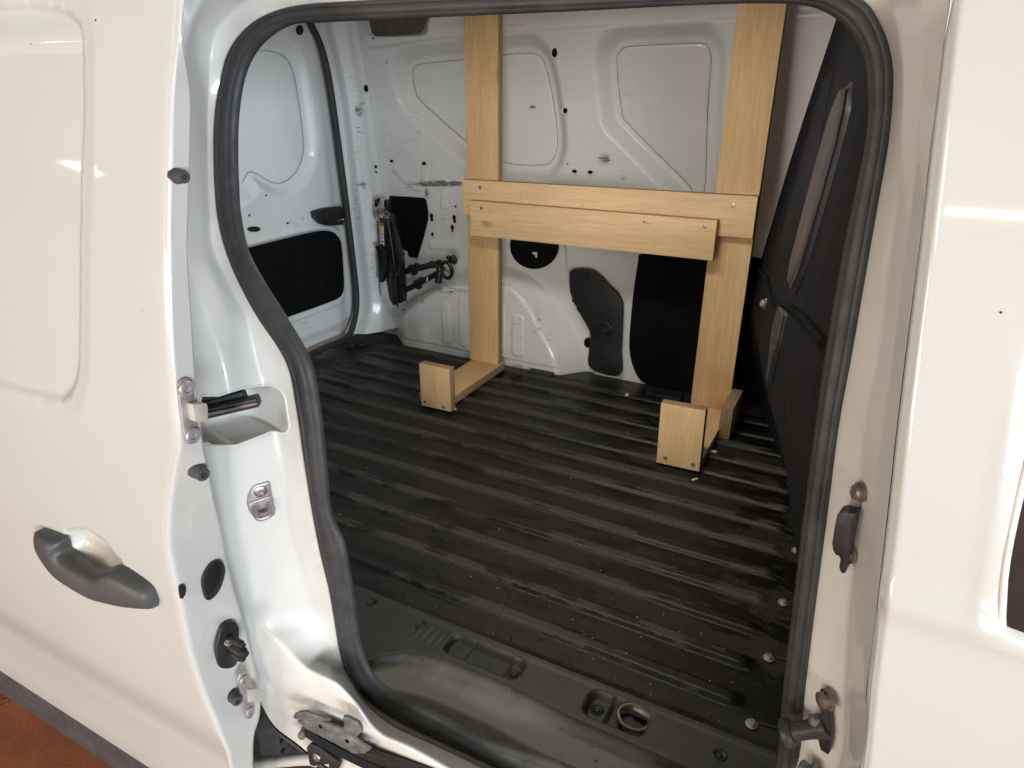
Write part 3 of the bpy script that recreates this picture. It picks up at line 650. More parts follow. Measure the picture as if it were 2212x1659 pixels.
# ------------------------------------------------------------------ cargo floor
xs3 = np.arange(-1.96, .095, .0062); ys3 = np.arange(.895, 2.34, .0034)
X, Y = np.meshgrid(xs3, ys3, indexing='ij')
ph = (Y-.990)/.0985; rb = np.abs(ph-np.round(ph))*.0985
wv = .0022*np.sin(X*31+np.round(ph)*2.1)
bumpz = sst(.020, .010, rb)
endm = sst(-.045, -.075, X)*sst(-1.80, -1.74, X)*sst(2.24, 2.20, Y)*sst(.90, .93, Y)
Z = -.008+.008*bumpz*endm
Z = np.where(Y < .925, Z+.004*sst(.925, .905, Y), Z)
Z += .0009*np.sin(X*9+Y*5)*np.sin(Y*13-X*4)
Z += .05*sst(2.27, 2.33, Y)*0
fl = grid('cargo_floor', np.stack([X, Y, Z], -1), M['floor'], van, attrs={'ridge': bumpz*endm}, label='black ribbed rubber cargo floor with damp patches')
for u, v in [(1720,1186),(1692,1298),(1661,1417),(1624,1560)]:
    p = hz(u, v, .0); lathe('floor_bolt', (p[0], p[1], -.006), (0, 0, 1), [(.0105,0),(.0105,.0025),(.0065,.003),(.0065,.008),(.005,.0092),(0,.0092)], M['bolt_cream'], fl, seg=12)
    tube('bolt_slot', [(p[0]+.012, p[1]+.010, -.004), (p[0]+.05, p[1]+.013, -.004)], .0015, M['satin'], fl, seg=6)
# folded strap loops / tie rings lying on the floor
def ring(name, c, R, r, mat, parent, tilt=(0, 0, 1), sq=1.):
    ax = np.array(tilt, float); ax /= np.linalg.norm(ax); u = np.cross(ax, [0, 1, 0.]); u /= np.linalg.norm(u); v = np.cross(ax, u)
    a = np.linspace(0, 2*math.pi, 28, endpoint=False)
    return tube(name, [np.array(c)+R*(math.cos(q)*u+sq*math.sin(q)*v) for q in a], r, mat, parent, seg=8, closed=True, raw=True)
ring('tie_ring', hz(779,742,.006), .022, .005, M['black'], fl, (.1, .1, 1), .7)
ring('tie_ring', hz(757,746,.006), .018, .005, M['black'], fl, (-.1, .1, 1), .7)
ring('tie_ring', hz(1117,808,.006), .018, .005, M['black'], fl, (-.1, .2, 1), .8)
box('floor_bracket', hz(1168,806,0)-[.05, .02, .01], hz(1168,806,0)+[.05, .02, .006], M['black'], fl, .003)
box('floor_recess_plate', hz(1432,852,0)-[.06, .02, .01], hz(1432,852,0)+[.07, .025, .004], M['black'], fl, .003)

# ------------------------------------------------------------------ sill trim
xs4 = np.arange(-.86, .09, .0032); ys4 = np.arange(.655, .905, .0024)
X, Y = np.meshgrid(xs4, ys4, indexing='ij')
ye = np.interp(X, [-.86,-.74,-.715,-.70,-.68,-.65,-.61,-.56,-.45,-.3,-.1,.1], [.64,.64,.70,.742,.772,.795,.809,.817,.819,.808,.807,.806])
dd = ye-Y
Z = -.001-.020*sst(-.008, .016, dd)-.36*np.clip(dd-.012, 0, .2)-.9*np.clip(dd-.060, 0, .2)
p1 = rrect(X, Y, -.592, -.430, .838, .888, .016); p2 = rrect(X, Y, -.296, -.186, .831, .888, .016)
Z -= .016*sst(.004, -.006, p1)+.016*sst(.004, -.006, p2)
q1 = rrect(X, Y, -.548, -.46, .848, .893, .004); Z -= .004*sst(.001, -.002, q1)
q2 = rrect(X, Y, -.256, -.192, .836, .893, .004); Z -= .006*sst(.001, -.002, q2)
for k in range(5):
    Z += .0012*sst(.003, .001, np.abs(X-(-.66+.016*k)))*sst(.835, .85, Y)*sst(.885, .87, Y)
Z += .0015*sst(.890, .896, Y)
tm = grid('sill_trim', np.stack([X, Y, Z], -1), M['trim'], van, attrs={'worn_lit': sst(-.004, .016, dd)}, label='grey plastic door sill trim with two pockets')
for u, v in [(804,1306),(910,1353),(1111,1447),(1290,1523),(1554,1634)]:
    p = hz(u, v, -.004); deep = .016 if u in (1111, 1290) else 0
    lathe('trim_clip', (p[0], p[1], -.003-deep), (0, 0, 1), [(.013,0),(.013,.002),(.010,.0035),(.006,.002),(.004,.0045),(0,.005)], M['black'], tm, seg=16)
rc = hz(1370,1550,-.008)
ring('tie_down_ring', rc, .028, .0042, M['clamp'], tm, (.05, -.1, 1), .85)
lathe('ring_socket', (rc[0], rc[1], -.026), (0, 0, 1), [(.027,0),(.027,.006),(.022,.004),(.008,.006),(0,.006)], M['black'], tm)
box('ring_clamp', rc+[-.008, .008, -.006], rc+[.030, .026, .006], M['clamp'], tm, .003, rot=(0, 0, -.15))

# ------------------------------------------------------------------ bulkhead
far = sitp((-.1, -.235), (0, -.242), (.06, -.255), (.15, -.285), (.31, -.322), (.5, -.305), (.8, -.265), (1.18, -.205), (1.4, -.17))
near = sitp((-.1, .085), (0, .08), (.2, .07), (.35, .035), (.55, -.005), (.8, .0), (1.2, .03), (1.4, .05))
def BK(y, z):
    wgt = np.interp(y, [.7, 1.2, 1.5, 1.68, 1.9, 2.32, 2.4], [0, .04, .13, .28, .56, 1.0, 1.03])
    up_ = np.interp(y, [.7, 1.2, 1.6, 2.3], [0, .28, .58, 1.0]); k = sst(.15, .40, z)
    wgt = wgt*(1-k)+up_*k
    return near(z)*(1-wgt)+far(z)*wgt
ys5 = np.arange(.70, 2.345, .008); zs5 = np.arange(-.02, 1.31, .008)
Y, Z = np.meshgrid(np.linspace(0, 1, 190), zs5, indexing='ij'); y0_ = S(Z)+.055; Y = y0_+Y*(2.345-y0_)
BX = BK(Y, Z)
def hb(u, v):
    d = ray(u, v); lo = .5/d[1]; tt = np.linspace(.85/d[1], 2.4/d[1], 600); P = CAM+tt[:, None]*d; g_ = P[:, 0]-BK(P[:, 1], P[:, 2])
    i = np.where(g_ > 0)[0]; i = i[0] if len(i) else len(tt)-1
    if i == 0: return P[0]
    f_ = g_[i-1]/(g_[i-1]-g_[i]); return P[i-1]*(1-f_)+P[i]*f_
bk = grid('bulkhead', np.stack([BX, Y, Z], -1), M['gloss_black'], van, flip=True, label='glossy black plastic bulkhead bulging into the cargo bay')
BJ = [hb(*q) for q in curve([(1641,578),(1650,592),(1660,605),(1668,640),(1680,655),(1706,660),(1722,672),(1750,698),(1785,742)], 50)]
tube('bulkhead_joint', [p+np.array([-.004, -.002, 0]) for p in BJ], .006, M['felt'], bk, seg=8, raw=True)
def strip(name, ctr_px, wm, lift, mat, parent, edges=False):
    c = np.array([hb(u, v) for u, v in curve(ctr_px, 60)]); hw = np.interp(np.linspace(0, 1, 60), np.linspace(0, 1, len(wm)), wm)
    P = np.zeros((60, 13, 3)); e = [[], []]
    for i, q in enumerate(c):
        for j, s_ in enumerate(np.linspace(-1, 1, 13)):
            y_ = q[1]+s_*hw[i]; z_ = q[2]
            P[i, j] = (BK(y_, z_)-lift*(1-abs(s_)**6)*sst(0, .05, i/59)*sst(1, .95, i/59)-.0008, y_, z_)
        for k, s_ in enumerate((-.86, .86)): y_ = q[1]+s_*hw[i]; e[k].append((BK(y_, q[2])-lift*.72-.001, y_, q[2]))
    g_ = grid(name, P, mat, parent, flip=True)
    if edges:
        for k in (0, 1): tube('rib_highlight', e[k][2:-2], .0022, M['ribglint'], parent, seg=6, raw=True)  # lighter tubes put the edge highlights of the rib into colour
    return g_
strip('bulkhead_rib', [(1841,178),(1815,270),(1790,360),(1765,450),(1737,550),(1714,632)], [.02,.075,.09,.09,.09,.085,.08,.07,.02], .014, M['satin'], bk, True)
strip('bulkhead_rib', [(1698,664),(1687,705),(1676,760),(1664,830)], [.05,.06,.03,.005], .009, M['satin'], bk, True)
strip('bulkhead_rib', [(1800,150),(1772,250),(1748,350),(1722,440),(1692,560)], [.05,.12,.12,.11,.07], .012, M['gloss_black'], bk)
p = hb(1655, 656); lathe('bulkhead_screw', p+np.array([.004, 0, 0]), (-.8, -.6, .1), [(.014,0),(.014,.006),(.010,.008),(.010,.016),(.006,.019),(0,.019)], M['bolt_cream'], bk, seg=12)

selr = np.where((st > 31.5) & (st < 46.5))[0]; RA = ID[selr]+np.array([.006, .004, 0])
grid('pillar_lining', np.stack([RA, RA+[.02, .025, 0], RA+[.09, .05, 0]], 1), M['felt'], van)
# ------------------------------------------------------------------ front door and sill outside
zc = np.arange(-.42, 1.36, .012)
edge_px = [(2058,-60),(2048,0),(2025,200),(2005,383),(1985,553),(1958,770),(1938,936),(1920,1106),(1898,1289),(1875,1473),(1858,1659),(1845,1800),(1838,1900)]
E = np.array([hy(a, b, YB) for a, b in edge_px]); ex = np.interp(zc, E[::-1, 2], E[::-1, 0])
us = np.r_[np.linspace(0, .05, 14), np.linspace(.06, 1, 70)]
XF = ex[:, None]+us[None]*(1.05-ex[:, None]); ZF = np.repeat(zc[:, None], len(us), 1)
cr = hy(1917, 1296, YB)[2]
YF = YB(ZF)-.009*np.exp(-((ZF-cr)/.014)**2)+.010*sst(.008, .0, XF-ex[:, None])
YF = YF+.004*sst(cr+.01, cr-.05, ZF)
winp = np.array([hy(a, b, YB)[[0, 2]] for a, b in [(2165,1338),(2172,1362),(2190,1376),(2230,1394)]])
wtop = hy(2222, 1000, YB); wt2 = 2*wtop-hy(2165, 1338, YB)*1.0; wpoly = [(wt2[0]+.02, 1.22), (wtop[0], wtop[2]), (winp[0, 0]-.0, winp[0, 1]), tuple(winp[1]), tuple(winp[2]), tuple(winp[3]), (.9, winp[3, 1]-.02), (.85, 1.22)]
wx = hy(2209, 1000, YB); wpoly = [tuple(wx[[0, 2]])]+wpoly[:-1]+[(wx[0]-.02, 1.0), ] if False else wpoly
dW = sdf(np.stack([XF, ZF], -1), wpoly)
YF = YF + .012*sst(.006, -.004, dW) - .003*sst(.008, .0, np.abs(dW-.008))
fd = grid('front_door', np.stack([XF, YF, ZF], -1), M['paint'], van, label='plain white front door skin with the corner of its window')
xw = np.arange(.12, .42, .003); zw = np.arange(.50, 1.24, .003); XW, ZW = np.meshgrid(xw, zw, indexing='ij')
dg = sdf(np.stack([XW, ZW], -1), wpoly); kf = dg[:-1, :-1] < .004
grid('door_window', np.stack([XW, YB(ZW)+.003+.006*sst(-.03, -.01, dg)*0, ZW], -1), M['glass'], fd, flip=True, keep=kf)
tube('rim_reflection', [(x, float(YB(z))+.001, z) for x, z in wpoly], .0028, M['rimglint'], fd, seg=8, n=120)  # white tube stands in for the bright reflection along the window edge
# closing edge of front door
EE = np.array([[x+.003, float(YB(z))+.009, z] for x, z in zip(ex, zc)])
grid('door_edge', np.stack([EE, EE+[.004, .03, 0], EE+[.02, .05, 0]], 1), M['paint'], fd)
# stone chips on the paint
for u, v, r in [(2162,675,.0013),(1917,258,.0008)]:
    p = hy(u, v, YB); lathe('paint_chip', p+np.array([0, .0005, 0]), (0, -1, 0), [(r, 0), (r*.7, .0012), (0, .0014)], M['ink'], fd, seg=8)

# pillar fittings
def on(u, v, y): return hy(u, v, y)
def pil(u): return None
zs_ = lambda L: [(2860*.576+a*.241*.576, 1760*.576+b*.241*.576) for a, b in L]
Yp = .668
st_ = prism('striker_cover', [tuple(hy(a, b, Yp)) for a, b in zs_([(1250,560),(1400,530),(1470,545),(1540,560),(1520,640),(1440,1080),(1400,1300),(1370,1480),(1300,1470),(1270,1380),(1300,1220),(1215,1190),(1180,1120),(1165,1020),(1200,800)])], (-.004, -.020, 0), M['black'], van, .003)
prism('striker_plate', [tuple(hy(a, b, Yp+.003)) for a, b in zs_([(1400,250),(1470,195),(1540,200),(1575,260),(1580,400),(1560,560),(1400,560),(1420,420)])], (-.003, -.008, 0), M['grimy'], st_, .002)
for q in ([(1440,330)], [(1265,1290)]):
    p = hy(*zs_(q)[0], Yp-.002); lathe('striker_bolt', p+np.array([.006, 0, 0]), (-.8, -.6, .05), [(.010,0),(.010,.003),(.0075,.0035),(.0075,.008),(.0055,.0095),(0,.0095)], M['boltdark'], st_, seg=12)
zt = lambda L: [(2760*.576+a*.229*.576, 2500*.576+b*.229*.576) for a, b in L]
br = prism('guide_bracket', [tuple(hy(a, b, Yp)) for a, b in zt([(1480,370),(1525,365),(1560,480),(1600,700),(1620,1000),(1612,1180),(1570,1360),(1440,1280),(1400,1120),(1330,1060),(1330,900),(1380,780),(1450,700),(1420,560)])], (-.003, -.010, 0), M['black'], van, .003)
p0 = hy(*zt([(1480,985)])[0], Yp-.006); p1 = hy(*zt([(885,1075)])[0], Yp-.010)
tube('guide_pin', [p0, (p0*.5+p1*.5), p1], [.013, .0105, .0105], M['satin'], br, seg=16)
lathe('pin_head', p1, p1-p0, [(.0135,-.004),(.0165,0),(.0165,.006),(.012,.009),(.011,.005),(0,.005)], M['satin'], br, seg=20)
p = hy(*zt([(1430,500)])[0], Yp-.004); lathe('bracket_bolt', p+np.array([.006, 0, 0]), (-.8, -.6, 0), [(.012,0),(.012,.004),(.009,.0045),(.009,.011),(.0065,.0125),(0,.0125)], M['boltdark'], br, seg=12)
p = hy(*zt([(1310,845)])[0], Yp-.004); lathe('bracket_bolt', p+np.array([.004, 0, 0]), (-.8, -.6, 0), [(.007,0),(.007,.010),(.004,.012),(0,.012)], M['grimy'], br, seg=12)
b2 = prism('lower_bracket', [tuple(hy(a, b, Yp)) for a, b in zt([(1000,1700),(1060,1540),(1110,1505),(1160,1530),(1210,1590),(1260,1585),(1300,1545),(1345,1600),(1400,1760),(1400,1900),(1000,1900)])], (-.003, -.014, 0), M['grimy'], van, .004)

# striker on the rear jamb
zk = lambda L: [(640*.576+a*.3618*.576, 1360*.576+b*.3618*.576) for a, b in L]
ns_ = np.array([.93, -.36, 0.]); ns_ /= np.linalg.norm(ns_)
pc = hy(*zk([(930,1420)])[0], .652)
def onplane(u, v, c, n): d = ray(u, v); return CAM+d*(((c-CAM)@n)/(d@n))
k0, k1, k2 = jpt(*zk([(820,1420)])[0]), jpt(*zk([(1040,1420)])[0]), jpt(*zk([(930,1600)])[0])
ns_ = np.cross(k1-k0, k2-k0); ns_ /= np.linalg.norm(ns_); ns_ *= np.sign((CAM-k0)@ns_)
pc = jpt(*zk([(930,1420)])[0])+ns_*.001
lk = prism('lock_striker', [tuple(onplane(a, b, pc, ns_)) for a, b in zk([(1015,1222),(1028,1240),(1045,1350),(1070,1470),(1082,1500),(1078,1565),(1000,1600),(930,1622),(860,1600),(810,1530),(788,1460),(795,1380),(830,1300),(870,1262)])], tuple(ns_*.005), M['plate'], van, .002)
p = onplane(*zk([(932,1335)])[0], pc+ns_*.005, ns_); lathe('striker_screw', p, ns_, [(.0105,0),(.0105,.002),(.009,.003),(.004,.003),(.004,.001),(0,.001)], M['zinc'], lk, seg=16)
a0 = onplane(*zk([(860,1480)])[0], pc+ns_*.004, ns_); a1 = onplane(*zk([(1010,1430)])[0], pc+ns_*.004, ns_)
dn = np.array([0, 0, -.012])
tube('striker_loop', [a0, a0+ns_*.010+dn*.4, a0+ns_*.020+dn+(a1-a0)*.1, (a0+a1)/2+ns_*.022+dn*1.1, a1+ns_*.020+dn-(a1-a0)*.1, a1+ns_*.010+dn*.4, a1], .0045, M['plate'], lk, seg=10)
for q in (a0, a1): lathe('loop_collar', q, ns_, [(.0085,0),(.0085,.002),(.006,.003),(.006,.004)], M['plate'], lk, seg=16)
prism('striker_ridge', [tuple(onplane(a, b, pc+ns_*.004, ns_)) for a, b in zk([(825,1440),(1030,1370),(1035,1395),(830,1462)])], tuple(ns_*.004), M['plate'], lk, .0025)
# hole and rail inside the pocket
def inpk(u, v, d): return jpt(u, v)*0+hy(u, v, d)
pk = jpt(572, 852)
th = np.linspace(0, 2*math.pi, 20, endpoint=False)
bp = bc+pin*.088; nb = np.array([.97, -.18, 0.]); nb /= np.linalg.norm(nb)
prism('pocket_grommet', [tuple(onplane(574+8*math.cos(q), 843.5+9.5*math.sin(q), bp+nb*.004, nb)) for q in th], tuple(nb*.003), M['gloss_black'], van, .001)
ra = hy(425, 893, .615); rb_ = hy(566, 861, .672)
rail = box('centre_rail', (0, 0, 0), (.001, .001, .001), M['satin'], van, 0) if False else None
def bar(name, a, b, h, wd, mat, parent, up=(0, 0, 1), bevel=.003):
    a = np.array(a); b = np.array(b); t_ = (b-a)/np.linalg.norm(b-a); u_ = np.array(up, float); u_ -= t_*(u_@t_); u_ /= np.linalg.norm(u_); s_ = np.cross(t_, u_)
    return prism(name, [tuple(a+u_*h/2+s_*wd/2), tuple(a+u_*h/2-s_*wd/2), tuple(a-u_*h/2-s_*wd/2), tuple(a-u_*h/2+s_*wd/2)], tuple(b-a), mat, parent, bevel)
rl = bar('centre_rail', hy(418,897,.605), hy(560,864,.660), .016, .022, M['satin'], van)
bar('rail_rod', hy(418,902,.594), hy(556,872,.648), .005, .006, M['rod'], rl)
bar('rail_roller_box', hy(430,878,.622), hy(530,851,.662), .016, .02, M['black'], rl)
bar('roller_block', hy(424,868,.635), hy(462,861,.650), .018, .012, M['orange'], rl)

# ------------------------------------------------------------------ sliding door
sdr = bpy.data.objects.new('sliding_door', None); COL.objects.link(sdr); sdr.parent = van; sdr.location = Vector((-1.2, .52, -.3))-wloc(van); sdr['label'] = 'open white sliding side door'
oe = [(396,-60),(390,0),(385,83),(373,217),(370,333),(367,433),(366,553),(370,703),(377,820),(386,920),(388,970),(381,996),(372,1053),(366,1106),(363,1166),(370,1216),(387,1293),(410,1406),(440,1499),(473,1579),(493,1626),(500,1659),(520,1760)]
ie = [(394,20),(389,60),(388,90),(408,160),(412,215),(411,300),(407,433),(405,553),(413,680),(422,820),(432,906),(440,970),(455,1040),(470,1106),(490,1206),(520,1323),(547,1423),(561,1490),(563,1515),(560,1545),(550,1570),(547,1659),(550,1760)]
ie = [(404,-60),(398,0),(392,83),(410,190),(411,300),(407,433),(405,553),(414,690),(422,820),(433,910),(440,970),(450,1015),(459,1060),(470,1106),(484,1170),(496,1235),(518,1315),(545,1415),(561,1490),(561,1545),(549,1590),(547,1659),(550,1760)]
O3 = np.array([hy(a, b, YD) for a, b in oe])
I3d = []
for (a, b), o3 in zip(ie, O3):           # inner edge of the closing face, a little behind the skin edge in x
    I3d.append(hx(a, b, o3[0]+.002))
O3c = curve(O3, 260); 
def stn(C, n):
    m = len(C); out = []
    for q in np.linspace(0, m-1, n):
        i = min(int(q), m-2); f = q-i; b, c = C[i], C[i+1]; a = C[i-1] if i else 2*b-c; d = C[i+2] if i+2 < m else 2*c-b
        out.append(.5*((2*b)+(c-a)*f+(2*a-5*b+4*c-d)*f*f+(-a+3*b-3*c+d)*f**3))
    return np.array(out)
OS = stn(O3, 300); IS = stn(np.array(I3d), 300)
zt_, zb_ = OS[0, 2], OS[-1, 2]
# skin
zc = np.linspace(-.40, 1.36, 330)
o_ = np.argsort(OS[:, 2]); exd = np.interp(zc, OS[o_, 2], OS[o_, 0])
us = np.r_[np.linspace(0, .02, 8), np.linspace(.026, 1, 330)]
XD = exd[:, None]+us[None]*(-2.05-exd[:, None]); ZD = np.repeat(zc[:, None], len(us), 1)
YS = YD(ZD)+.006*np.exp(-(exd[:, None]-XD)/.004)
rec = np.array([hy(a, b, YD)[[0, 2]] for a, b in curve([(-400,-60),(-60,2),(60,4),(120,12),(152,28),(170,60),(176,110),(176,250),(171,450),(169,620),(168,750),(166,800),(158,840),(146,862),(128,872),(60,858),(0,840),(-200,790),(-500,700)], 120, True)])
dr = sdf(np.stack([XD, ZD], -1), rec)
YS += .011*sst(.004, -.012, dr) + .002*sst(.03, .004, dr)*(dr > 0)
cup = np.array([hy(a, b, YD)[[0, 2]] for a, b in curve([(138,1148),(155,1141),(178,1142),(205,1155),(228,1172),(248,1198),(266,1218),(255,1236),(215,1232),(170,1205),(150,1180)], 60, True)])
dcup = sdf(np.stack([XD, ZD], -1), cup)
YS += .022*sst(.002, -.022, dcup)
YS += .006*np.exp(-((ZD+.02-.10*(XD+1.1)*0)/.10)**2)*0 + .010*sst(.02, -.10, ZD)*sst(-.30, -.14, ZD)
dd_ = .55*sst(.0, -.02, dcup)*sst(cup[:, 1].max(), cup[:, 1].min(), ZD)
grid('door_skin', np.stack([XD, YS, ZD], -1), M['skin'], sdr, flip=True, attrs={'dirt': dd_})
# closing face
nf = 14; t = np.linspace(0, 1, nf)[None, :, None]
FP = OS[:, None]*(1-t)+IS[:, None]*t
FP[:, 0] += [-.0015, .0, 0]; back = IS+np.array([-.035, .006, 0]); FP = np.concatenate([FP, back[:, None]], 1)
FP = np.concatenate([OS[:, None]+np.array([0, .0045, 0])*0+np.array([-.006, .0, 0]), FP], 1)
fl_ = grid('closing_face', FP, M['paint'], sdr, attrs=None)
# inner skin of the door
ip = IS[20:]; inn = np.stack([ip+np.array([-.034, .005, 0]), np.stack([np.full(len(ip), -1.3), ip[:, 1]+.005, ip[:, 2]], -1), np.stack([np.full(len(ip), -2.05), ip[:, 1]+.005, ip[:, 2]], -1)], 1)
grid('inner_panel', inn, M['paint'], sdr)
# rubbing strip along the bottom
stz = [hy(a, b, lambda z: YD(z)+.0) for a, b in [(0,1448),(0,1519),(290,1659)]]
zu = stz[0][2]; 
zz = np.linspace(zu-.155, zu+.004, 24); xx = np.linspace(-2.05, -.80, 60)
Xs, Zs = np.meshgrid(xx, zz, indexing='ij'); tt_ = (Zs-zz[0])/(zz[-1]-zz[0])
Ysx = YD(Zs)-.010*np.sin(np.clip(tt_, 0, 1)*math.pi)**.4+.004+.02*sst(.25, 0, tt_)
sk = grid('rubbing_strip', np.stack([Xs, Ysx, Zs], -1), M['strip'], sdr, flip=False)
# handle
prs = [((97,1139),(93,1147)),((122,1147),(97,1176)),((147,1160),(114,1205)),((158,1187),(150,1240)),((198,1212),(195,1268)),((233,1227),(235,1289)),((262,1219),(270,1301)),((300,1240),(300,1306)),((332,1266),(325,1308)),((345,1296),(343,1308))]
UA = stn(np.array([hy(*a, YD) for a, b in prs]), 60); LB = stn(np.array([hy(*b, YD) for a, b in prs]), 60)
HP = np.zeros((60, 16, 3)); lift = .034*np.sin(np.linspace(.10, math.pi-.10, 60))**.35
prof = [(0,0),(.02,.45),(.06,.75),(.15,.93),(.32,1.0),(.5,1.0),(.62,.97),(.78,.85),(.90,.62),(.97,.35),(1,0),(.85,-.1),(.6,-.1),(.4,-.1),(.2,-.1),(.05,-.1)]
for j, (a, b) in enumerate(prof): HP[:, j] = UA*(1-a)+LB*a+np.array([0, -1., .1])*(lift*b)[:, None]
V = HP.reshape(-1, 3); fc = gridfaces(60, 16, wrap=True).tolist()+[list(range(16)), list(range(59*16, 60*16))[::-1]]
mk('door_handle', V, fc, M['handle'], sdr, sharp=48, label='dark grey plastic pull handle')
# fittings on the closing face
def fx(u, v, off=0.): # point on the closing face at pixel
    Q = FP[:, 2:15].reshape(-1, 3); pu = proj(Q); i = np.argmin(((pu-np.array([u, v]))**2).sum(1)); return hx(u, v, Q[i, 0]+off)
def stopper(u, v, r, L):
    c = fx(u, v); lathe('rubber_stop', c, (1, -.25, .02), [(r*1.12,-.004),(r*1.1,.002),(r*.98,.006),(r*.92,L*.6),(r*.9,L*.9),(r*.75,L),(r*.38,L),(r*.33,L*.82),(r*.15,L*.82),(r*.12,L*.98),(0,L*.98)], M['strip'], sdr, seg=24)
stopper(382,380,.0085,.020); stopper(424,1015,.0105,.022); stopper(502,1502,.0100,.020)
PX = [0]
def plate(pts, th, mat, nm, off=.001, bev=.002):
    X0 = max(fx(a, b)[0] for a, b in pts); PX[0] = X0
    return prism(nm, [tuple(hx(a, b, X0+off)) for a, b in pts], (th, 0, 0), mat, sdr, bev)
pp = zk([(60,250),(75,190),(120,160),(170,155),(205,185),(218,240),(245,420),(262,600),(280,720),(262,800),(225,838),(170,840),(132,800),(110,640),(80,440)])
plate(curve(pp, 40, True), .004, M['plate'], 'guide_plate'); PG = PX[0]
for q in ((155,268),(222,752)):
    c = hx(*zk([q])[0], PG+.005); lathe('plate_bolt', c, (1, -.1, 0), [(.011,0),(.011,.003),(.009,.005),(.005,.005),(.005,.002),(0,.002)], M['plate'], sdr, seg=18)
pp = zk([(150,410),(300,400),(312,440),(318,580),(300,595),(180,590),(165,520)])
plate(pp, .014, M['block'], 'guide_block', .003, .003)
pp = [(511,1470),(516,1453),(525,1446),(532,1448),(537,1458),(541,1478),(553,1486),(554,1503),(548,1512),(548,1538),(541,1550),(532,1553),(526,1545),(520,1505)]
plate(pp, .004, M['plate'], 'lower_guide_plate'); PG = PX[0]
plate([(524,1483),(545,1480),(552,1485),(555,1503),(548,1510),(526,1512)], .014, M['block'], 'guide_block', .003, .003)
for q in ((526,1468),(539,1537)):
    c = hx(*q, PG+.005); lathe('plate_bolt', c, (1, -.1, 0), [(.0085,0),(.0085,.003),(.007,.004),(.004,.004),(.004,.002),(0,.002)], M['plate'], sdr, seg=18)
# latch hole, grommet and electrical contact
gm = curve([(466,1209),(476,1212),(482,1226),(479,1248),(468,1276),(450,1294),(440,1291),(433,1262),(436,1242),(450,1218)], 40, True)
plate(gm, .006, M['black'], 'latch_grommet', .0005, .002)
plate(curve([(462,1220),(474,1222),(476,1238),(466,1268),(450,1282),(442,1276),(440,1258),(446,1238)], 30, True), .002, M['gloss_black'], 'latch_opening', .006, .0005)
plate(curve([(385,1268),(392,1262),(399,1265),(400,1277),(396,1288),(389,1293)], 16, True), .002, M['black'], 'grommet', .0005, 0)
ct = plate(curve([(492,1340),(503,1341),(510,1352),(510,1362),(508,1420),(497,1438),(472,1440),(464,1420),(461,1400),(466,1375),(475,1350)], 40, True), .008, M['black'], 'contact_base', .0005, .003); PG = PX[0]
for (u, v, r, L) in [(492,1375,.0065,.040),(492,1390,.0085,.046),(494,1405,.0065,.038)]:
    c = hx(u, v, PG+.006); lathe('contact_pin', c, (1, -.08, .03), [(r,0),(r,L*.85),(r*.75,L*.86),(r*.7,L),(0,L)], M['black'], sdr, seg=10)
lathe('contact_tip', hx(492,1390,PG+.052), (1, -.08, .03), [(.004,-.004),(.004,.003),(0,.004)], M['zinc'], sdr, seg=10)
# paint chips on the skin
for u, v, r in [(207,44,.0016),(66,95,.0009),(307,670,.0008)]:
    p = hy(u, v, YD); lathe('paint_chip', p+np.array([0, .0005, 0]), (0, -1, 0), [(r, 0), (r*.7, .0012), (0, .0014)], M['ink'], sdr, seg=8)

# ------------------------------------------------------------------ lower rail, roller bracket, door arm
z2 = lambda L: [(518.4+a*.1667, 1428.5+b*.1667) for a, b in L]
c4 = np.mean([jpt(a, b) for a, b in z2([(870,800),(1300,900),(1500,1060),(1100,1000),(1000,1200)])], 0)
Qs = np.array([jpt(a, b) for a, b in z2([(870,800),(1300,900),(1500,1060),(1100,1000),(1000,1200),(700,900),(1700,1000)])]); nJ = np.linalg.svd(Qs-Qs.mean(0))[2][2]; nJ *= np.sign((CAM-c4)@nJ); c4 = Qs.mean(0)
hi_ = max(((q-c4)@nJ) for q in Qs)
def rl3(L, off=.0): return [tuple(onplane(a, b, c4+nJ*(hi_+.014+off), nJ)) for a, b in z2(L)]
EX = lambda h: tuple(nJ*h)
rp_ = prism('roller_bracket', rl3([(760,745),(870,735),(1080,742),(1210,800),(1340,842),(1400,880),(1560,1010),(1722,1108),(1640,1170),(1480,1165),(1350,1090),(1100,960),(900,860)]), EX(.006), M['grimy'], van, .002, label='grimy steel roller bracket on the sill rail')
prism('bracket_flange', rl3([(745,720),(712,690),(735,650),(790,625),(880,615),(1000,660),(1100,690),(1212,742),(1080,745),(870,735)], .006), EX(.007), M['grimy'], rp_, .003)
prism('bracket_tab', rl3([(1365,668),(1460,700),(1560,752),(1605,830),(1610,880),(1540,945),(1470,930),(1340,850),(1380,800)], .006), EX(.008), M['grimy'], rp_, .003)
for q in ((1042,845),(1390,1035)): lathe('bracket_hole', rl3([q], .0062)[0], nJ, [(.004,0),(.004,.0006),(0,.0006)], M['hole'], rp_, seg=12)
tube('roller_axle', [rl3([(850,880)], .0)[0], rl3([(800,965)], -.002)[0]], [.0075, .0075], M['grimy'], rp_, seg=12, raw=True)
prism('rail_end_block', rl3([(905,1070),(930,1040),(965,1018),(1060,1050),(1310,1240),(1335,1265),(1200,1282),(1000,1312),(945,1290),(925,1180)], -.004), EX(.010), M['black'], rp_, .003)
prism('rail_end_block', rl3([(1180,1270),(1330,1255),(1340,1290),(1290,1400),(1230,1520),(1150,1500),(1185,1380)], -.010), EX(.008), M['black'], rp_, .003)
lathe('block_bolt', rl3([(997,1238)], .006)[0], nJ, [(.0085,0),(.0085,.002),(.007,.0035),(.003,.0035),(.003,.002),(0,.002)], M['zinc'], rp_, seg=16)
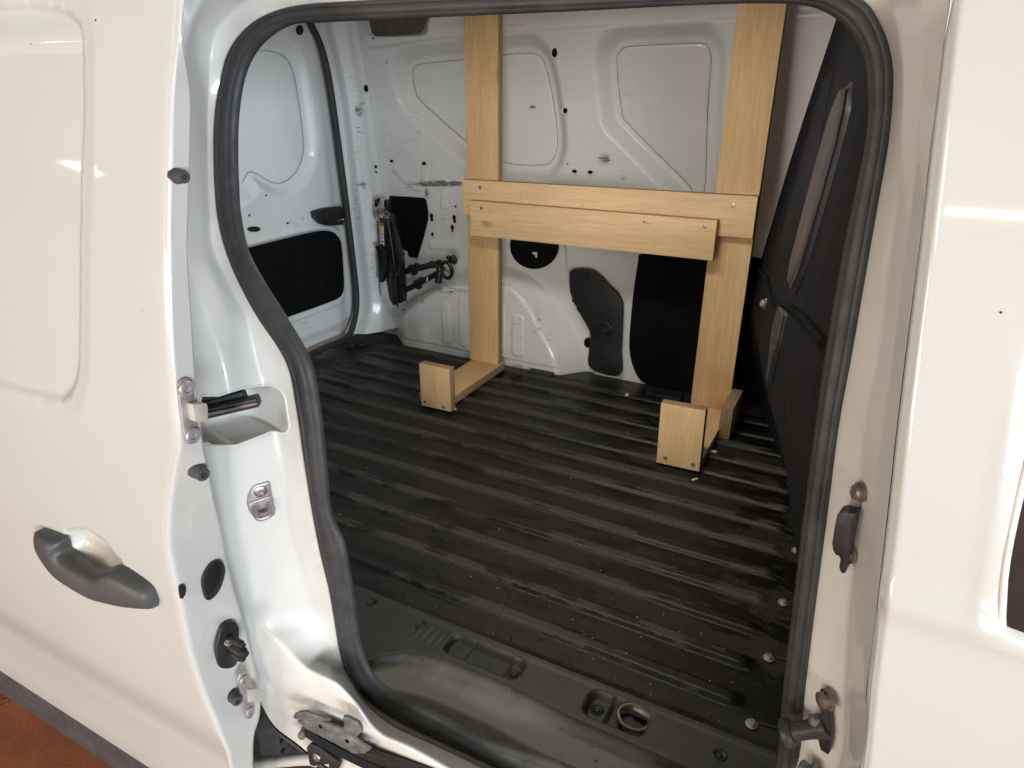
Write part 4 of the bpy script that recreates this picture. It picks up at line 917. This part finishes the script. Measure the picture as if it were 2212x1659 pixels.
pr = [rl3([q], -.002)[0] for q in ((880,880),(1100,1015),(1350,1150),(1600,1270),(1900,1400),(2300,1560),(2900,1800))]
def ribbon(name, ctr, wl, wr, h, mat, parent):
    c = curve(ctr, 60); T = np.gradient(c, axis=0); T /= np.linalg.norm(T, axis=1)[:, None]; s = np.cross(T, nJ)
    sec_ = [(-wl, 0), (-wl, h), (-wl*.5, h*1.05), (wr*.5, h*1.05), (wr, h), (wr, 0)]
    P = np.stack([c+s*a_+nJ*b_ for a_, b_ in sec_], 1); return grid(name, P, mat, parent, wrap=True, sharp=30)
ribbon('lower_rail', pr, .010, .010, .008, M['gloss_black'], van)
pr2 = [rl3([q], -.006)[0] for q in ((1480,1120),(1700,1180),(1950,1260),(2300,1380),(2900,1600))]
ribbon('rail_cover', pr2, .009, .012, .010, M['black'], van)
arm = [rl3([q], -.012)[0] for q in ((60,1330),(300,1315),(600,1290),(900,1275),(1000,1300))]
tube('door_arm', arm, [.014, .013, .011, .010, .010], M['paint'], sdr, seg=14, n=30)
# rear wheel seen through the gap
wc = np.array([-1.215, .76, GZ+.31])
wheel = bpy.data.objects.new('rear_wheel', None); COL.objects.link(wheel); wheel.parent = van; wheel.location = Vector(wc)-wloc(van)
lathe('tyre', wc+[0, -.095, 0], (0, 1, 0), [(.20,0),(.27,-.006),(.295,.01),(.305,.03),(.31,.06),(.31,.13),(.305,.16),(.295,.18),(.27,.196),(.20,.19)], M['tyre'], wheel, seg=72)
lathe('rim', wc+[0, -.06, 0], (0, 1, 0), [(.0,0),(.05,-.01),(.09,.01),(.17,.02),(.19,-.02),(.205,-.03),(.205,.12),(.0,.12)], M['zinc'], wheel, seg=40)
for k in range(60):
    a = 2*math.pi*k/60
    if math.cos(a) < .2: continue
    for s_ in (-1, 0, 1):
        c = wc+np.array([.3085*math.cos(a+.02*s_), s_*.055, .3085*math.sin(a+.02*s_)])
        tv = np.array([-math.sin(a), .35*s_, math.cos(a)]); rv = np.array([math.cos(a), 0, math.sin(a)])
        bar('tread_block', c-tv*.012, c+tv*.012, .008, .042, M['tyre'], wheel, up=rv, bevel=.0015)

# ------------------------------------------------------------------ wooden rack
rack = root('wooden_rack', (-.8, 1.95, 0), 'plywood rack of two tall uprights on hooked feet joined by two planks', 'wooden rack')
def board(name, lo, hi, grain, thick, parent=rack, rot=None, label=None):
    return box(name, lo, hi, None, parent, .0014, rot, mats=[WD[grain], PL[thick]], fsel=lambda n: 0 if abs(n[thick]) > .8 else 1, label=label)
board('upright', (-1.302, 2.13, .031), (-1.176, 2.162, 1.265), 2, 1, rot=(0, .004, 0))
board('upright', (-.438, 2.13, .031), (-.313, 2.158, 1.265), 2, 1)
board('plank', (-1.302, 2.100, .598), (-.311, 2.1305, .718), 0, 1, rot=(0, -.010, 0))
board('plank', (-1.254, 2.070, .531), (-.411, 2.1005, .650), 0, 1, rot=(0, -.004, 0))
board('base', (-1.296, 1.772, .001), (-1.170, 2.166, .031), 1, 2)
board('base', (-.436, 1.774, .001), (-.312, 2.166, .031), 1, 2)
board('foot_block', (-1.268, 1.743, .001), (-1.148, 1.7735, .156), 2, 1, rot=(0, -.01, 0))
board('foot_block', (-.439, 1.744, .001), (-.314, 1.775, .192), 2, 1, rot=(-.012, -.02, 0))
board('side_block', (-.3135, 1.985, .001), (-.278, 2.150, .106), 1, 0)
def screw(x, y, z, ax, r=.006):
    lathe('screw', (x, y, z), ax, [(r,-.001),(r,.0008),(r*.75,.0012),(r*.45,.0012),(r*.35,.0004),(0,.0004)], M['zinc'], rack, seg=12)
for u, v, y in [(1037,405,2.0995),(1584,444,2.0995),(1040,449,2.0695),(1523,489,2.0695)]:
    p = hy(u, v, y); screw(p[0], y, p[2], (0, -1, 0))
for u, v in [(918,868),(958,880),(1437,990),(1497,1005)]:
    p = hy(u, v, 1.742); lathe('screw_hole', (p[0], 1.7425, p[2]), (0, -1, 0), [(.0062,-.002),(.0062,.0004),(.003,.0004),(0,.0002)], M['grimy'], rack, seg=12)

# ------------------------------------------------------------------ jack clamped in the rear corner
def J(a, b, y=2.20): return hy(737.3+a*.2223, 391.7+b*.2223, y)
jk = root('scissor_jack', tuple(J(520, 1200)), 'black scissor jack with a warning sticker clamped upright in the rear corner', 'car jack')
prism('jack_arm', [tuple(J(a, b)) for a, b in [(372,340),(430,330),(445,480),(500,800),(535,1100),(545,1180),(520,1205),(495,1200),(470,1150),(445,1000),(425,850),(400,600)]], (0, .03, 0), M['jackpaint'], jk, .003)
prism('jack_arm', [tuple(J(a, b, 2.192)) for a, b in [(436,330),(486,325),(505,470),(545,660),(568,740),(582,900),(592,1100),(590,1170),(570,1188),(545,1180),(520,900),(480,650),(450,480)]], (0, .035, 0), M['jackpaint'], jk, .003)
tube('lead_screw', [J(452,380,2.185), J(500,700,2.185), J(530,960,2.185), J(548,1215,2.185)], [.007, .007, .006, .004], M['jackpaint'], jk, seg=10)
prism('jack_foot', [tuple(J(a, b, 2.185)) for a, b in [(325,627),(382,614),(440,680),(445,780),(430,900),(395,985),(362,982),(366,850),(350,700)]], (0, .02, 0), M['jackpaint'], jk, .003)
prism('jack_joint', [tuple(J(a, b, 2.180)) for a, b in [(510,770),(535,740),(570,742),(582,770),(580,910),(555,940),(520,900)]], (0, .02, 0), M['jackpaint'], jk, .003)
lathe('jack_saddle', J(428,345,2.20), (.05, 0, 1), [(.026,-.012),(.028,0),(.024,.008),(.018,.012),(.010,.02),(0,.022)], M['rod'], jk)
prism('jack_head', [tuple(J(a, b, 2.19)) for a, b in [(388,180),(405,165),(430,172),(438,200),(440,260),(428,290),(395,290),(388,240)]], (0, .014, 0), M['zinc'], jk, .003)
tube('clamp_wire', [J(378,200,2.21), J(368,240,2.19), J(345,300,2.19), J(345,370,2.19), J(372,385,2.19)], .0045, M['zinc'], jk, seg=8)
prism('clamp_block', [tuple(J(a, b, 2.215)) for a, b in [(344,175),(378,157),(380,235),(346,250)]], (0, -.015, 0), M['black'], jk, .002)
prism('clamp_block', [tuple(J(a, b, 2.21)) for a, b in [(440,175),(475,170),(488,230),(486,300),(445,250)]], (0, -.02, 0), M['black'], jk, .002)
lathe('head_pin', J(418,262,2.188), (0, -1, 0), [(.006,0),(.006,.004),(0,.005)], M['zinc'], jk, seg=10)
prism('warning_sticker', [tuple(J(a, b, 2.1985)) for a, b in [(372,440),(411,440),(420,655),(385,650)]], (0, -.001, 0), M['sticker'], jk, 0)
prism('sticker_header', [tuple(J(a, b, 2.1985)) for a, b in [(370,402),(409,404),(411,440),(372,440)]], (0, -.0012, 0), M['yellow'], jk, 0)
for (a, b, c_, d_) in [(377,410,388,418),(392,412,402,432),(380,424,388,434),(378,448,402,453),(380,462,392,466),(379,476,404,482),(382,492,396,496),(381,506,406,514),(383,524,398,530),(384,540,408,548),(386,560,400,566),(387,578,410,590),(390,604,404,608),(391,620,412,628),(392,638,408,642)]:
    prism('sticker_print', [tuple(J(x_, y_, 2.197)) for x_, y_ in [(a, b), (c_, b+2), (c_, d_+2), (a, d_)]], (0, -.0006, 0), M['ink'], jk, 0)
box('white_clip', J(385,1130,2.215), J(438,975,2.20)+np.array([0, .02, 0]), M['sticker'], jk, .003)
# wheel wrench
wr = root('wheel_wrench', tuple(J(600, 1095, 2.23)), 'bent black wheel wrench rods clipped to the wall above the wheel arch', 'wheel wrench')
tube('upper_rod', [J(560,890,2.22), J(650,870,2.22), J(760,842,2.22), J(870,815,2.22), J(930,815,2.22), J(955,850,2.215), J(955,900,2.21), J(942,985,2.205)], [.0125]*6+[.0145]*2, M['jackpaint'], wr, seg=14, n=50)
tube('lower_rod', [J(570,1085,2.22), J(700,1020,2.22), J(850,940,2.22), J(930,895,2.22), J(990,840,2.22)], .0115, M['jackpaint'], wr, seg=14)
for a, b in [(672,838),(726,822),(880,800),(940,790),(705,890),(730,985),(772,960),(750,1025)]:
    lathe('rod_clip', J(a, b, 2.222), (0, -1, 0), [(.011,-.012),(.012,.004),(.009,.010),(0,.012)], M['jackpaint'], wr, seg=10)
e = J(1022,862,2.22); th = np.linspace(0, 2*math.pi, 28, endpoint=False)
tube('towing_eye', [e+np.array([.025*math.cos(q), -.004*math.sin(q), .033*math.sin(q)]) for q in th], .008, M['jackpaint'], wr, seg=8, closed=True, raw=True)
for a, b, r in [(1082,742,.010),(1098,768,.011),(1070,770,.010),(1098,790,.007),(1036,740,.008)]:
    lathe('wing_nut', J(a, b, 2.235), (0, -1, 0), [(r,-.01),(r,.004),(r*.6,.007),(0,.007)], M['jackpaint'], wr, seg=10)
prism('clip_tag', [tuple(J(a, b, 2.203)) for a, b in [(828,935),(842,930),(840,970),(830,975)]], (0, -.002, 0), M['sticker'], wr, 0)

# ------------------------------------------------------------------ scraps, droplets and grit on the floor
def chip(name, u, v, L, W, rz, mat, label, cat, h=.003):
    p = hz(u, v, .002)
    o = prism(name, [(p[0]+x*math.cos(rz)-y*math.sin(rz), p[1]+x*math.sin(rz)+y*math.cos(rz), .0002) for x, y in [(-L/2,-W/2),(L*.1,-W*.6),(L/2,-W*.4),(L/2,W/2),(-L*.2,W*.55),(-L/2,W*.4)]], (0, 0, h), mat, None, .0006)
    o['label'] = label; o['category'] = cat; return o
chip('white_scrap', 1537, 974, .030, .011, .15, M['scrap'], 'white paper scrap on the black floor beside the side block foot', 'scrap')
chip('wood_chip', 1354, 853, .012, .017, .3, M['chip'], 'pale wood chip on the floor near the black wall liner', 'wood chip', .005)
chip('wood_shaving', 1501, 1035, .020, .006, .9, M['chip'], 'small curled wood shaving just in front of the taller foot block', 'wood chip', .003)
chip('wood_crumb', 983, 884, .010, .005, .5, M['chip'], 'tiny wood crumb against the shorter foot block', 'wood chip', .003)
def ico(c, r, squash=.55):
    t = (1+5**.5)/2; v = np.array([(-1,t,0),(1,t,0),(-1,-t,0),(1,-t,0),(0,-1,t),(0,1,t),(0,-1,-t),(0,1,-t),(t,0,-1),(t,0,1),(-t,0,-1),(-t,0,1)], float); v /= np.linalg.norm(v[0])
    return v*r*np.array([1, 1, squash])+c
IF = [(0,11,5),(0,5,1),(0,1,7),(0,7,10),(0,10,11),(1,5,9),(5,11,4),(11,10,2),(10,7,6),(7,1,8),(3,9,4),(3,4,2),(3,2,6),(3,6,8),(3,8,9),(4,9,5),(2,4,11),(6,2,10),(8,6,7),(9,8,1)]
def scatter(name, n, rmin, rmax, mat, label, cat, squash):
    V, Fc = [], []
    for _ in range(n):
        x = random.uniform(-1.6, -.06); y = .92+random.random()**1.6*1.15
        i = int((x-xs3[0])/.0062); j = int((y-ys3[0])/.0034); z = FZ[i, j]
        r = rmin+(rmax-rmin)*random.random()**3
        b0 = len(V); V += ico(np.array([x, y, z+r*squash*.3]), r, squash).tolist(); Fc += [[a+b0 for a in f] for f in IF]
    o = mk(name, V, Fc, mat); o['kind'] = 'stuff'; o['label'] = label; o['category'] = cat
X, Y = np.meshgrid(xs3, ys3, indexing='ij'); ph = (Y-.990)/.0985; rb = np.abs(ph-np.round(ph))*.0985
endm = sst(-.045, -.075, X)*sst(-1.80, -1.74, X)*sst(2.24, 2.20, Y)*sst(.90, .93, Y)
FZ = -.008+.008*sst(.020, .010, rb)*endm
m, ns, ls, p = newmat('water'); p.inputs['Transmission Weight'].default_value = 1; p.inputs['Roughness'].default_value = .03; p.inputs['IOR'].default_value = 1.33
_t = noise(ns, ls, 4); ls.new(ramp(ns, ls, _t, 0, 1, (.95, .95, .95, 1), (1, 1, 1, 1)), p.inputs['Base Color']); M['water'] = m
scatter('water_droplets', 900, .0012, .0042, M['water'], 'tiny water droplets spread over the black ribbed floor', 'water', .5)
scatter('grit', 220, .0006, .0016, M['scrap'], 'pale specks of grit scattered over the black ribbed floor', 'grit', .7)
